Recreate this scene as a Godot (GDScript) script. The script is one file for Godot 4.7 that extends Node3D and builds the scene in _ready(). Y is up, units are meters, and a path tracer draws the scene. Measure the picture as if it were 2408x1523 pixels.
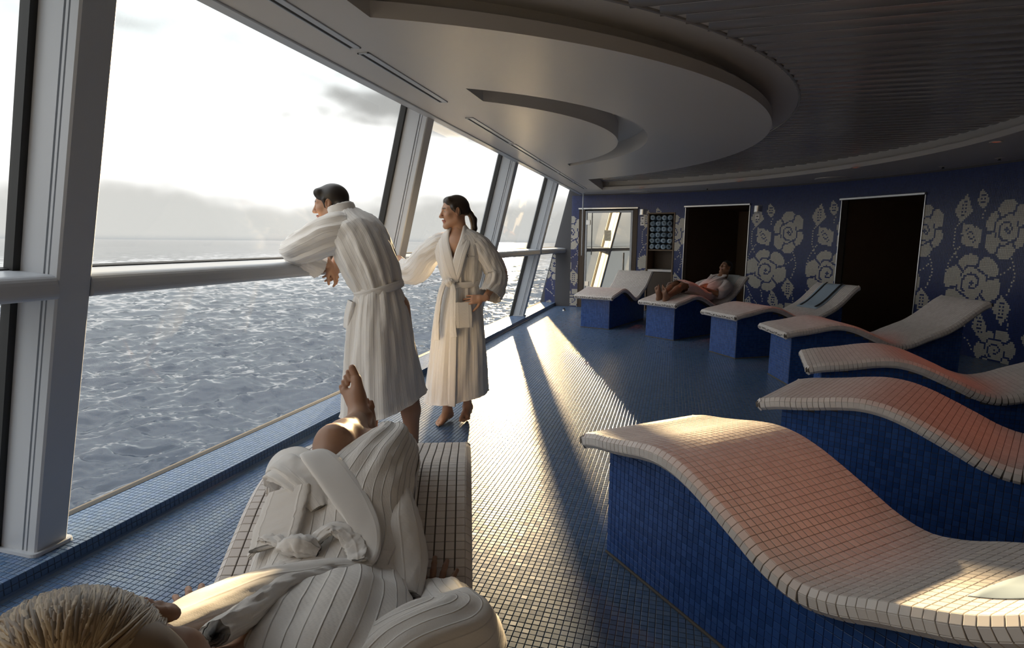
extends Node3D
# A ship's spa lounge at sunset: window wall on the left (-X), mosaic wall in an arc on the right and far end, tiled loungers in a fan.

const FOCAL := 1340.0            # focal length in pixels of the 2408 x 1523 frame
const EYE := Vector3(0, 1.38, 0)
const PITCH := 0.144373
const ROLL := 0.008860
const YAW := 0.271673
const SUN_TO := Vector3(-0.2826, 0.1005, -0.9540)   # towards the sun
const TILE := 0.027
const SOFFIT := 2.355
const UPPER := 2.52
const WALL_C := Vector2(-2.25, -5.62)
const WALL_R := 6.48
const GLASS_X := -2.71           # glass line on the sill
const SILL_Y := 0.0735
const LEAN := 0.25               # the windows lean inwards by this much per metre

var rng := RandomNumberGenerator.new()
var M := {}
var taken := {}
var cam_r: Vector3
var cam_u: Vector3
var cam_f: Vector3

func numbered(called: String) -> String:
	if not taken.has(called):
		taken[called] = 0
		return called
	taken[called] += 1
	return "%s_%03d" % [called, taken[called]]

func tag(o: Node3D, label: String, category := "", group := "", kind := "") -> Node3D:
	if label: o.set_meta("label", label)
	if category: o.set_meta("category", category)
	if group: o.set_meta("group", group)
	if kind: o.set_meta("kind", kind)
	return o

func thing(called: String, label: String, category: String, at := Vector3.ZERO, turn := 0.0, group := "") -> Node3D:
	var o := Node3D.new()
	o.name = numbered(called)
	add_child(o)
	o.position = at
	o.rotation.y = turn
	tag(o, label, category, group)
	return o

func part(called: String, mesh: Mesh, m: Material, parent: Node) -> MeshInstance3D:
	var o := MeshInstance3D.new()
	o.name = numbered(called) if parent == self else called
	o.mesh = mesh
	o.material_override = m
	parent.add_child(o, true)
	return o

func struct(called: String, mesh: Mesh, m: Material, label := "") -> MeshInstance3D:
	var o := part(called, mesh, m, self)
	o.set_meta("kind", "structure")
	if label: o.set_meta("label", label)
	return o

# ---------------------------------------------------------------- materials
func mat(called: String, c: Color, rough := 0.6, metal := 0.0, spec := 0.5) -> StandardMaterial3D:
	var m := StandardMaterial3D.new()
	m.resource_name = called
	m.albedo_color = c.linear_to_srgb()   # colours are given as linear base colours
	m.roughness = rough
	m.metallic = metal
	m.metallic_specular = spec
	M[called] = m
	return m

func bump(m: StandardMaterial3D, tex: Texture2D, scale: float, uv: Vector3, triplanar := false, world := false) -> void:
	m.heightmap_enabled = true
	m.heightmap_texture = tex
	m.heightmap_scale = scale
	m.uv1_scale = uv
	m.uv1_triplanar = triplanar
	m.uv1_world_triplanar = world

func noise_tex(size: int, freq: float, octaves := 3, sd := 1) -> NoiseTexture2D:
	var n := FastNoiseLite.new()
	n.noise_type = FastNoiseLite.TYPE_SIMPLEX_SMOOTH
	n.frequency = freq
	n.fractal_octaves = octaves
	n.seed = sd
	var t := NoiseTexture2D.new()
	t.noise = n
	t.width = size
	t.height = size
	t.seamless = true
	return t

func image_tex(w: int, h: int, f: Callable) -> ImageTexture:
	var im := Image.create(w, h, false, Image.FORMAT_RGBA8)
	for y in h:
		for x in w:
			im.set_pixel(x, y, f.call((x + 0.5) / w, (y + 0.5) / h))
	return ImageTexture.create_from_image(im)

# ---------------------------------------------------------------- meshes
func commit(v: PackedVector3Array, n: PackedVector3Array, idx: PackedInt32Array, uv := PackedVector2Array(), col := PackedColorArray()) -> ArrayMesh:
	var a := []
	a.resize(Mesh.ARRAY_MAX)
	a[Mesh.ARRAY_VERTEX] = v
	a[Mesh.ARRAY_NORMAL] = n
	if uv.size(): a[Mesh.ARRAY_TEX_UV] = uv
	if col.size(): a[Mesh.ARRAY_COLOR] = col
	a[Mesh.ARRAY_INDEX] = idx
	var m := ArrayMesh.new()
	m.add_surface_from_arrays(Mesh.PRIMITIVE_TRIANGLES, a)
	return m

func smooth_normals(v: PackedVector3Array, idx: PackedInt32Array) -> PackedVector3Array:
	var n := PackedVector3Array()
	n.resize(v.size())
	for i in range(0, idx.size(), 3):
		var a := idx[i]
		var b := idx[i + 1]
		var c := idx[i + 2]
		var f := (v[c] - v[a]).cross(v[b] - v[a])
		n[a] += f
		n[b] += f
		n[c] += f
	for i in n.size():
		n[i] = n[i].normalized() if n[i].length_squared() > 1e-20 else Vector3.UP
	return n

# Flat-shaded collector of polygons.
class Faces:
	var v := PackedVector3Array()
	var n := PackedVector3Array()
	var idx := PackedInt32Array()
	func tri(a: Vector3, b: Vector3, c: Vector3, outward: Vector3) -> void:
		var f := (c - a).cross(b - a)
		if f.dot(outward) < 0.0:
			var t := b
			b = c
			c = t
			f = -f
		f = f.normalized()
		var k := v.size()
		v.append(a); v.append(b); v.append(c)
		n.append(f); n.append(f); n.append(f)
		idx.append(k); idx.append(k + 1); idx.append(k + 2)
	func quad(a: Vector3, b: Vector3, c: Vector3, d: Vector3, outward: Vector3) -> void:
		tri(a, b, c, outward)
		tri(a, c, d, outward)
	# box with chamfered edges
	func box(lo: Vector3, hi: Vector3, ch := 0.0, t := Transform3D()) -> void:
		var c := (lo + hi) / 2
		var h := (hi - lo) / 2
		ch = minf(ch, minf(h.x, minf(h.y, h.z)) * 0.98)
		var P := func(p: Vector3) -> Vector3: return t * (c + p)
		for ax in 3:
			var u := (ax + 1) % 3
			var w := (ax + 2) % 3
			for s in [-1.0, 1.0]:
				var q := []
				for k in [[-1, -1], [1, -1], [1, 1], [-1, 1]]:
					var p := Vector3()
					p[ax] = s * h[ax]
					p[u] = k[0] * (h[u] - ch)
					p[w] = k[1] * (h[w] - ch)
					q.append(P.call(p))
				var o := Vector3()
				o[ax] = s
				quad(q[0], q[1], q[2], q[3], t.basis * o)
		if ch <= 0.0: return
		for ax in 3:                                  # edges along axis ax
			var u := (ax + 1) % 3
			var w := (ax + 2) % 3
			for su in [-1.0, 1.0]:
				for sw in [-1.0, 1.0]:
					var q := []
					for k in [[-1, 0], [1, 0], [1, 1], [-1, 1]]:
						var p := Vector3()
						p[ax] = k[0] * (h[ax] - ch)
						p[u] = su * (h[u] - (ch if k[1] else 0.0))
						p[w] = sw * (h[w] - (0.0 if k[1] else ch))
						q.append(P.call(p))
					var o := Vector3()
					o[u] = su
					o[w] = sw
					quad(q[0], q[1], q[2], q[3], t.basis * o)
		for sx in [-1.0, 1.0]:
			for sy in [-1.0, 1.0]:
				for sz in [-1.0, 1.0]:
					tri(P.call(Vector3(sx * h.x, sy * (h.y - ch), sz * (h.z - ch))), P.call(Vector3(sx * (h.x - ch), sy * h.y, sz * (h.z - ch))), P.call(Vector3(sx * (h.x - ch), sy * (h.y - ch), sz * h.z)), t.basis * Vector3(sx, sy, sz))

func faces_mesh(f: Faces) -> ArrayMesh:
	return commit(f.v, f.n, f.idx)

func box_mesh(lo: Vector3, hi: Vector3, ch := 0.0, t := Transform3D()) -> ArrayMesh:
	var f := Faces.new()
	f.box(lo, hi, ch, t)
	return faces_mesh(f)

# polygons in the xz plane, between two heights
func slab_mesh(polys: Array, y0: float, y1: float) -> ArrayMesh:
	var f := Faces.new()
	for poly: PackedVector2Array in polys:
		var t := Geometry2D.triangulate_polygon(poly)
		for i in range(0, t.size(), 3):
			var p := [poly[t[i]], poly[t[i + 1]], poly[t[i + 2]]]
			f.tri(Vector3(p[0].x, y0, p[0].y), Vector3(p[1].x, y0, p[1].y), Vector3(p[2].x, y0, p[2].y), Vector3.DOWN)
			f.tri(Vector3(p[0].x, y1, p[0].y), Vector3(p[1].x, y1, p[1].y), Vector3(p[2].x, y1, p[2].y), Vector3.UP)
		var cw := Geometry2D.is_polygon_clockwise(poly)
		for i in poly.size():
			var a := poly[i]
			var b := poly[(i + 1) % poly.size()]
			var d := (b - a).normalized()
			var o := Vector3(d.y, 0, -d.x) * (-1.0 if cw else 1.0)
			f.quad(Vector3(a.x, y0, a.y), Vector3(b.x, y0, b.y), Vector3(b.x, y1, b.y), Vector3(a.x, y1, a.y), o)
	return faces_mesh(f)

# a polygon (x, y) extruded along z
func extrude_mesh(poly: PackedVector2Array, z0: float, z1: float, t := Transform3D()) -> ArrayMesh:
	var f := Faces.new()
	var tr := Geometry2D.triangulate_polygon(poly)
	for z in [z0, z1]:
		for i in range(0, tr.size(), 3):
			f.tri(t * Vector3(poly[tr[i]].x, poly[tr[i]].y, z), t * Vector3(poly[tr[i + 1]].x, poly[tr[i + 1]].y, z), t * Vector3(poly[tr[i + 2]].x, poly[tr[i + 2]].y, z), t.basis * Vector3(0, 0, signf(z - (z0 + z1) / 2)))
	var cw := Geometry2D.is_polygon_clockwise(poly)
	for i in poly.size():
		var a := poly[i]
		var b := poly[(i + 1) % poly.size()]
		var d := (b - a).normalized()
		var o := Vector3(d.y, -d.x, 0) * (-1.0 if cw else 1.0)
		f.quad(t * Vector3(a.x, a.y, z0), t * Vector3(b.x, b.y, z0), t * Vector3(b.x, b.y, z1), t * Vector3(a.x, a.y, z1), t.basis * o)
	return faces_mesh(f)

# grid of points, row after row; wrap joins the ends of each row
func grid_mesh(pts: PackedVector3Array, nu: int, nv: int, wrap := false, uv := PackedVector2Array(), flip := false, cap0 := false, cap1 := false) -> ArrayMesh:
	var idx := PackedInt32Array()
	var last := nu if wrap else nu - 1
	for j in nv - 1:
		for i in last:
			var a := j * nu + i
			var b := j * nu + (i + 1) % nu
			var c := a + nu
			var d := b + nu
			if flip:
				idx.append_array([a, b, c, b, d, c])
			else:
				idx.append_array([a, c, b, b, c, d])
	for e in 2:
		if not (cap0 if e == 0 else cap1): continue
		var base := 0 if e == 0 else (nv - 1) * nu
		var mid := Vector3()
		for i in nu: mid += pts[base + i]
		pts.append(mid / nu)
		if uv.size(): uv.append(uv[base])
		var k := pts.size() - 1
		for i in nu:
			var a := base + i
			var b := base + (i + 1) % nu
			if (e == 0) != flip: idx.append_array([k, a, b])
			else: idx.append_array([k, b, a])
	return commit(pts, smooth_normals(pts, idx), idx, uv)

# tube along points with radii
func tube_mesh(path: Array, rad: Array, sides := 10, caps := true) -> ArrayMesh:
	var pts := PackedVector3Array()
	var side := Vector3.ZERO
	for j in path.size():
		var d: Vector3 = (path[mini(j + 1, path.size() - 1)] - path[maxi(j - 1, 0)]).normalized()
		if side == Vector3.ZERO:
			side = d.cross(Vector3.UP if absf(d.y) < 0.9 else Vector3.RIGHT).normalized()
		side = (side - d * side.dot(d)).normalized()
		var up := side.cross(d)
		for i in sides:
			var a := TAU * i / sides
			pts.append(path[j] + (side * cos(a) + up * sin(a)) * float(rad[j]))
	return grid_mesh(pts, sides, path.size(), true, PackedVector2Array(), false, caps, caps)

# turned profile (radius, height)
func lathe_mesh(prof: Array, sides := 24) -> ArrayMesh:
	var pts := PackedVector3Array()
	for p: Vector2 in prof:
		for i in sides:
			var a := TAU * i / sides
			pts.append(Vector3(p.x * cos(a), p.y, p.x * sin(a)))
	return grid_mesh(pts, sides, prof.size(), true, PackedVector2Array(), false, false, false)

# a glazed mosaic tile with its face at y = 0 and its back at y = -h
func tile_mesh(size: float, bevel: float, h: float) -> ArrayMesh:
	var f := Faces.new()
	var e := size / 2
	var b := e - bevel
	var d := bevel * 0.55
	f.quad(Vector3(-b, 0, -b), Vector3(b, 0, -b), Vector3(b, 0, b), Vector3(-b, 0, b), Vector3.UP)
	for k in 4:
		var t := Basis(Vector3.UP, k * PI / 2)
		f.quad(t * Vector3(-b, 0, b), t * Vector3(b, 0, b), t * Vector3(e, -d, e), t * Vector3(-e, -d, e), t * Vector3(0, 1, 1))
		f.quad(t * Vector3(-e, -d, e), t * Vector3(e, -d, e), t * Vector3(e, -h, e), t * Vector3(-e, -h, e), t * Vector3(0, 0, 1))
	return faces_mesh(f)

# tiles: the ones that show largest in the photograph become parts, the rest one field
func lay_tiles(xf: Array, tone: PackedByteArray, mesh: Mesh, base: String, tones: Array, parent: Node3D, check := false, most := 300) -> void:
	var at := parent.global_transform
	var found := []
	var e: float = mesh.get_aabb().size.x
	for i in xf.size():
		var t: Transform3D = at * xf[i]
		var d := t.origin - EYE
		var dist := d.length()
		if dist > 4.2: continue
		var facing := -d.dot(t.basis.y) / dist
		if facing <= 0.05: continue
		var share := FOCAL * FOCAL * e * e * facing / (dist * dist)
		if share < 45.0 or not in_frame(t.origin, 0.0): continue
		found.append([share, i])
	found.sort_custom(func(a, b): return a[0] > b[0])
	var chosen := {}
	for f in found:
		if chosen.size() >= most: break
		if check and blocked_by_lounger(at * xf[f[1]].origin): continue
		chosen[f[1]] = true
		var o := part("tile", mesh, M["%s_%d" % [base, tone[f[1]]]], parent)
		o.transform = xf[f[1]]
	var rest := []
	var cols := []
	for i in xf.size():
		if chosen.has(i): continue
		rest.append(xf[i])
		cols.append(tones[tone[i]])
	many("tile_field", mesh, M[base], rest, cols, parent)

func tone_materials(base: String, tones: Array) -> void:
	for i in tones.size():
		var m: StandardMaterial3D = M[base].duplicate()
		m.vertex_color_use_as_albedo = false
		m.albedo_color = (tones[i] as Color).linear_to_srgb()
		M["%s_%d" % [base, i]] = m

func many(called: String, mesh: Mesh, m: Material, xf: Array, cols: Array, parent: Node) -> MultiMeshInstance3D:
	var mm := MultiMesh.new()
	mm.transform_format = MultiMesh.TRANSFORM_3D
	mm.use_colors = cols.size() > 0
	mm.mesh = mesh
	mm.instance_count = xf.size()
	for i in xf.size():
		mm.set_instance_transform(i, xf[i])
		if cols.size(): mm.set_instance_color(i, cols[i])
	var o := MultiMeshInstance3D.new()
	o.name = called
	o.multimesh = mm
	o.material_override = m
	parent.add_child(o, true)
	o.set_meta("kind", "stuff")
	return o

# ---------------------------------------------------------------- camera helpers
func pixel_of(p: Vector3) -> Vector3:            # x, y in the frame and the depth
	var d := p - EYE
	var z := d.dot(cam_f)
	return Vector3(1204.0 + FOCAL * d.dot(cam_r) / z, 761.5 - FOCAL * d.dot(cam_u) / z, z)

func in_frame(p: Vector3, margin := 20.0) -> bool:
	var q := pixel_of(p)
	return q.z > 0.2 and q.x > -margin and q.x < 2408 + margin and q.y > -margin and q.y < 1523 + margin

func smooth(a: float, b: float, x: float) -> float:
	return smoothstep(a, b, x)

func ease_list(keys: Array, x: float) -> float:   # Catmull-Rom through [x, y] pairs
	var n := keys.size()
	if x <= keys[0][0]: return keys[0][1]
	if x >= keys[n - 1][0]: return keys[n - 1][1]
	for i in n - 1:
		if x <= keys[i + 1][0]:
			var t: float = (x - keys[i][0]) / (keys[i + 1][0] - keys[i][0])
			var p0: float = keys[maxi(i - 1, 0)][1]
			var p1: float = keys[i][1]
			var p2: float = keys[i + 1][1]
			var p3: float = keys[mini(i + 2, n - 1)][1]
			return 0.5 * (2 * p1 + (p2 - p0) * t + (2 * p0 - 5 * p1 + 4 * p2 - p3) * t * t + (3 * p1 - p0 - 3 * p2 + p3) * t * t * t)
	return 0.0

# ================================================================ camera, sky, sun
func set_camera() -> void:
	var f := Vector3(-sin(YAW), 0, -cos(YAW))
	var r := Vector3(cos(YAW), 0, -sin(YAW))
	var fw := f * cos(PITCH) + Vector3.DOWN * sin(PITCH)
	var up := Vector3.UP * cos(PITCH) + f * sin(PITCH)
	cam_r = r * cos(ROLL) + up * sin(ROLL)
	cam_u = up * cos(ROLL) - r * sin(ROLL)
	cam_f = fw
	var c := Camera3D.new()
	c.name = "camera"
	c.fov = rad_to_deg(2.0 * atan(761.5 / FOCAL))
	c.near = 0.05
	c.far = 9000.0
	add_child(c)
	c.transform = Transform3D(Basis(cam_r, cam_u, -cam_f), EYE)
	c.current = true

func sky_color(az: float, el: float, toward: float, n1: FastNoiseLite, n2: FastNoiseLite) -> Color:
	# az, el in degrees; toward: degrees from the sun
	# an overcast evening sky, brighter overhead: a grey bank on the horizon, a bright break, then a bar of stratus
	var r := deg_to_rad(az)
	var wob := n1.get_noise_2d(sin(r) * 160.0, cos(r) * 160.0)
	var c := Color(0.56, 0.56, 0.545).lerp(Color(0.36, 0.385, 0.385), smoothstep(9.0, 16.0, el))
	c = c.lerp(Color(0.80, 0.82, 0.83), smoothstep(16.0, 60.0, el))
	var bank := 1.0 - smoothstep(2.2, 5.8, el + 1.6 * wob + 0.9 * n2.get_noise_2d(az * 5.0, el * 20.0))
	c = c.lerp(Color(0.190, 0.190, 0.180), bank * 0.95)
	var lace := n2.get_noise_2d(az * 4.0, el * 11.0) * 0.6 + n1.get_noise_2d(az * 2.4 + 90.0, el * 9.0) * 0.8
	var spread := 0.55 + 0.45 * cos(deg_to_rad(az + 44.0) * 5.0)
	var bar := exp(-pow((el - 12.3 - 1.6 * wob) / 3.0, 2.0)) * spread
	var k := smoothstep(0.14, 0.62, bar * 0.95 + lace * 0.50)
	k *= smoothstep(5.0, 8.5, el)
	c = c.lerp(Color(0.125, 0.127, 0.122), k * 0.92)
	c = c.lerp(Color(0.30, 0.32, 0.32), smoothstep(0.10, 0.55, lace) * 0.55 * smoothstep(13.0, 18.0, el))
	# light of the low sun spread by the thin cloud
	var g := 0.55 * exp(-toward / 15.0) + 2.4 * exp(-toward / 5.0) + 8.0 * exp(-toward * toward / 5.0)
	var warm := Color(1.0, 0.84, 0.58).lerp(Color(1.0, 0.95, 0.86), clampf(toward / 25.0, 0.0, 1.0))
	var clear := 1.0 - 0.7 * k
	return Color(c.r + warm.r * g * clear, c.g + warm.g * g * clear, c.b + warm.b * g * clear)

func set_light() -> void:
	var n1 := FastNoiseLite.new()
	n1.seed = 11
	n1.frequency = 0.016
	n1.fractal_octaves = 5
	var n2 := FastNoiseLite.new()
	n2.seed = 4
	n2.frequency = 0.045
	n2.fractal_octaves = 4
	var w := 1024
	var h := 512
	var im := Image.create(w, h, false, Image.FORMAT_RGBF)
	var sun := SUN_TO.normalized()
	for y in h:
		var el := 90.0 - 180.0 * (y + 0.5) / h
		if el < -2.0:
			for x in w: im.set_pixel(x, y, Color(0.16, 0.17, 0.175))
			continue
		for x in w:
			var az := ((x + 0.5) / w - 0.5) * 360.0
			var d := Vector3(sin(deg_to_rad(az)) * cos(deg_to_rad(el)), sin(deg_to_rad(el)), -cos(deg_to_rad(az)) * cos(deg_to_rad(el)))
			im.set_pixel(x, y, sky_color(az, maxf(el, 0.0), rad_to_deg(acos(clampf(d.dot(sun), -1.0, 1.0))), n1, n2))
	var pan := PanoramaSkyMaterial.new()
	pan.panorama = ImageTexture.create_from_image(im)
	var sky := Sky.new()
	sky.sky_material = pan
	var e := Environment.new()
	e.background_mode = Environment.BG_SKY
	e.sky = sky
	e.tonemap_mode = Environment.TONE_MAPPER_LINEAR
	e.tonemap_exposure = 3.1
	e.sdfgi_enabled = true
	e.ssao_enabled = true
	e.ssil_enabled = true
	var we := WorldEnvironment.new()
	we.name = "world_environment"
	we.environment = e
	add_child(we)
	var s := DirectionalLight3D.new()
	s.name = "sun"
	s.light_color = Color(1.0, 0.87, 0.66)
	s.light_energy = 2.2
	s.light_angular_distance = 1.2
	s.shadow_enabled = true
	add_child(s)
	s.look_at_from_position(Vector3.ZERO, -SUN_TO, Vector3.UP)

# ================================================================ materials of the place
func make_materials() -> void:
	var white := mat("painted_white_metal", Color(0.46, 0.49, 0.535), 0.34)
	white.clearcoat_enabled = false
	mat("ceiling_paint", Color(0.53, 0.515, 0.50), 0.42)
	mat("slat_lacquer", Color(0.34, 0.33, 0.33), 0.20, 0.35)
	mat("rubber", Color(0.012, 0.012, 0.012), 0.55)
	mat("steel", Color(0.60, 0.60, 0.60), 0.28, 0.9)
	mat("grout_floor", Color(0.115, 0.105, 0.095), 0.9)
	mat("grout_white", Color(0.13, 0.115, 0.10), 0.9)
	mat("grout_blue", Color(0.10, 0.10, 0.11), 0.9)
	var ft := mat("floor_tile", Color(1, 1, 1), 0.26)
	ft.vertex_color_use_as_albedo = true
	var wt := mat("wall_tile", Color(1, 1, 1), 0.28)
	wt.vertex_color_use_as_albedo = true
	var lt := mat("lounger_tile", Color(1, 1, 1), 0.42)
	lt.vertex_color_use_as_albedo = true
	var bt := mat("blue_tile", Color(1, 1, 1), 0.25)
	bt.vertex_color_use_as_albedo = true
	var g := mat("window_glass", Color(1, 1, 1, 1), 0.0)
	g.albedo_color.a = 0.02
	g.metallic_specular = 0.28
	g.transparency = BaseMaterial3D.TRANSPARENCY_ALPHA
	mat("dark_wood", Color(0.060, 0.038, 0.024), 0.5)
	mat("mid_wood", Color(0.16, 0.11, 0.07), 0.5)
	mat("mirror_glass", Color(0.62, 0.60, 0.55), 0.02, 1.0)
	mat("paper", Color(0.75, 0.68, 0.52), 0.9)
	mat("towel_blue", Color(0.34, 0.44, 0.54), 0.95)
	mat("towel_pale", Color(0.55, 0.60, 0.62), 0.95)
	mat("stripe_black", Color(0.012, 0.012, 0.014), 0.95)
	mat("lamp_dead", Color(0.55, 0.53, 0.50), 0.3)
	mat("vent_dark", Color(0.03, 0.03, 0.03), 0.8)
	var sea := mat("sea_water", Color(0.012, 0.024, 0.044), 0.10)
	sea.metallic_specular = 0.5

# ================================================================ the room
var FLOOR_TONES := [Color(0.088, 0.152, 0.272), Color(0.100, 0.164, 0.284), Color(0.076, 0.136, 0.248), Color(0.092, 0.156, 0.296), Color(0.108, 0.168, 0.272)]
var BLUE_TONES := [Color(0.028, 0.085, 0.30), Color(0.034, 0.10, 0.34), Color(0.022, 0.072, 0.26)]
var WHITE_TONES := [Color(0.76, 0.715, 0.69), Color(0.79, 0.75, 0.725), Color(0.73, 0.685, 0.66)]
var WALL_TONES := [Color(0.018, 0.036, 0.150), Color(0.022, 0.044, 0.175), Color(0.58, 0.56, 0.50), Color(0.54, 0.52, 0.47)]

func circle(c: Vector2, r: float, n := 160) -> PackedVector2Array:
	var p := PackedVector2Array()
	for i in n: p.append(c + Vector2(cos(TAU * i / n), sin(TAU * i / n)) * r)
	return p

func rect(x0: float, z0: float, x1: float, z1: float) -> PackedVector2Array:
	return PackedVector2Array([Vector2(x0, z0), Vector2(x1, z0), Vector2(x1, z1), Vector2(x0, z1)])

func arc_poly(a0: float, a1: float, r0: float, r1: float) -> PackedVector2Array:   # degrees from -Z
	var p := PackedVector2Array()
	var n := maxi(2, int((a1 - a0) / 1.0) + 1)
	for i in n + 1:
		var a := deg_to_rad(lerpf(a0, a1, float(i) / n))
		p.append(WALL_C + Vector2(sin(a), -cos(a)) * r0)
	for i in n + 1:
		var a := deg_to_rad(lerpf(a1, a0, float(i) / n))
		p.append(WALL_C + Vector2(sin(a), -cos(a)) * r1)
	return p

func chord(a0: float, a1: float, r := WALL_R) -> Transform3D:      # frame on the wall: x along it, y up, z into the room
	var p0 := WALL_C + Vector2(sin(deg_to_rad(a0)), -cos(deg_to_rad(a0))) * r
	var p1 := WALL_C + Vector2(sin(deg_to_rad(a1)), -cos(deg_to_rad(a1))) * r
	var m := (p0 + p1) / 2
	var t := (p1 - p0).normalized() if absf(a1 - a0) > 0.001 else Vector2(cos(deg_to_rad(a0)), sin(deg_to_rad(a0)))
	return Transform3D(Basis(Vector3(t.x, 0, t.y), Vector3.UP, Vector3(-t.y, 0, t.x)), Vector3(m.x, 0, m.y))

func blocked_by_lounger(p: Vector3) -> bool:
	for k in 16:
		var q := p.lerp(EYE, k / 18.0)
		for l in LOUNGERS:
			var d := q - Vector3(l.x, 0, l.z)
			var a := deg_to_rad(l.a)
			var s := d.x * sin(a) - d.z * cos(a)
			var lat := d.x * cos(a) + d.z * sin(a)
			if s > -0.01 and s < 1.9 and absf(lat) < 0.34 and q.y < lounger_top(s): return true
	return false

func build_floor() -> void:
	var ground := Geometry2D.intersect_polygons(circle(WALL_C, WALL_R + 0.1), rect(-2.8, -13, 6, 2))
	var fl := struct("floor", slab_mesh(ground, -0.12, -0.0022), M.grout_floor, "blue mosaic floor of small square glazed tiles")
	var xf := []
	var tone := PackedByteArray()
	var mesh := tile_mesh(0.0246, 0.0014, 0.004)
	var x := -2.4 + TILE / 2
	while x < 4.3:
		var half := sqrt(maxf(0.0, WALL_R * WALL_R - pow(x - WALL_C.x, 2.0)))
		var z: float = ceil((WALL_C.y - half) / TILE) * TILE
		while z < WALL_C.y + half:
			var b := Basis.from_euler(Vector3(rng.randfn() * 0.011, 0, rng.randfn() * 0.011))
			xf.append(Transform3D(b, Vector3(x, rng.randf() * -0.0003, z)))
			tone.append(rng.randi() % 5)
			z += TILE
		x += TILE
	lay_tiles(xf, tone, mesh, "floor_tile", FLOOR_TONES, fl, true)
	# raised sill under the windows
	var sill := struct("trim_1", box_mesh(Vector3(-2.76, 0, -12.3), Vector3(-2.4035, SILL_Y - 0.0035, 1.2)), M.grout_floor, "raised blue mosaic sill along the windows")
	xf = []
	tone = PackedByteArray()
	var z := -12.2
	while z < 0.9:
		for i in 12:
			xf.append(Transform3D(Basis.from_euler(Vector3(rng.randfn() * 0.010, 0, rng.randfn() * 0.010)), Vector3(-2.4 - TILE * (i + 0.5), SILL_Y, z)))
			tone.append(rng.randi() % 5)
		for i in 2:
			xf.append(Transform3D(Basis.from_euler(Vector3(0, 0, -PI / 2 + rng.randfn() * 0.01)), Vector3(-2.4, SILL_Y - 0.002 - TILE * (i + 0.5), z)))
			tone.append(2)
		z += TILE
	lay_tiles(xf, tone, mesh, "floor_tile", FLOOR_TONES, sill)
	# cove fillet where the sill meets the floor
	var pts := PackedVector2Array([Vector2(-2.402, 0.0), Vector2(-2.402, 0.018), Vector2(-2.398, 0.008), Vector2(-2.388, 0.001), Vector2(-2.384, 0.0)])
	struct("trim_2", extrude_mesh(pts, -12.0, 0.85), M.floor_tile_2, "narrow cove strip between the sill and the floor")

func lean_xf(z := 0.0) -> Transform3D:
	var u := Vector3(LEAN, 1, 0).normalized()
	var n := Vector3(u.y, -u.x, 0)
	return Transform3D(Basis(n, u, Vector3(0, 0, 1)), Vector3(GLASS_X, SILL_Y, z))

func round_profile(pts: Array, r: float) -> PackedVector2Array:
	var out := PackedVector2Array()
	var n := pts.size()
	for i in n:
		var p: Vector2 = pts[i]
		var a := ((pts[(i + n - 1) % n] as Vector2) - p).normalized()
		var b := ((pts[(i + 1) % n] as Vector2) - p).normalized()
		for k in 6:
			var t := k / 5.0
			out.append((p + a * r) * (1 - t) * (1 - t) + p * 2 * t * (1 - t) + (p + b * r) * t * t)
	return out

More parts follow.
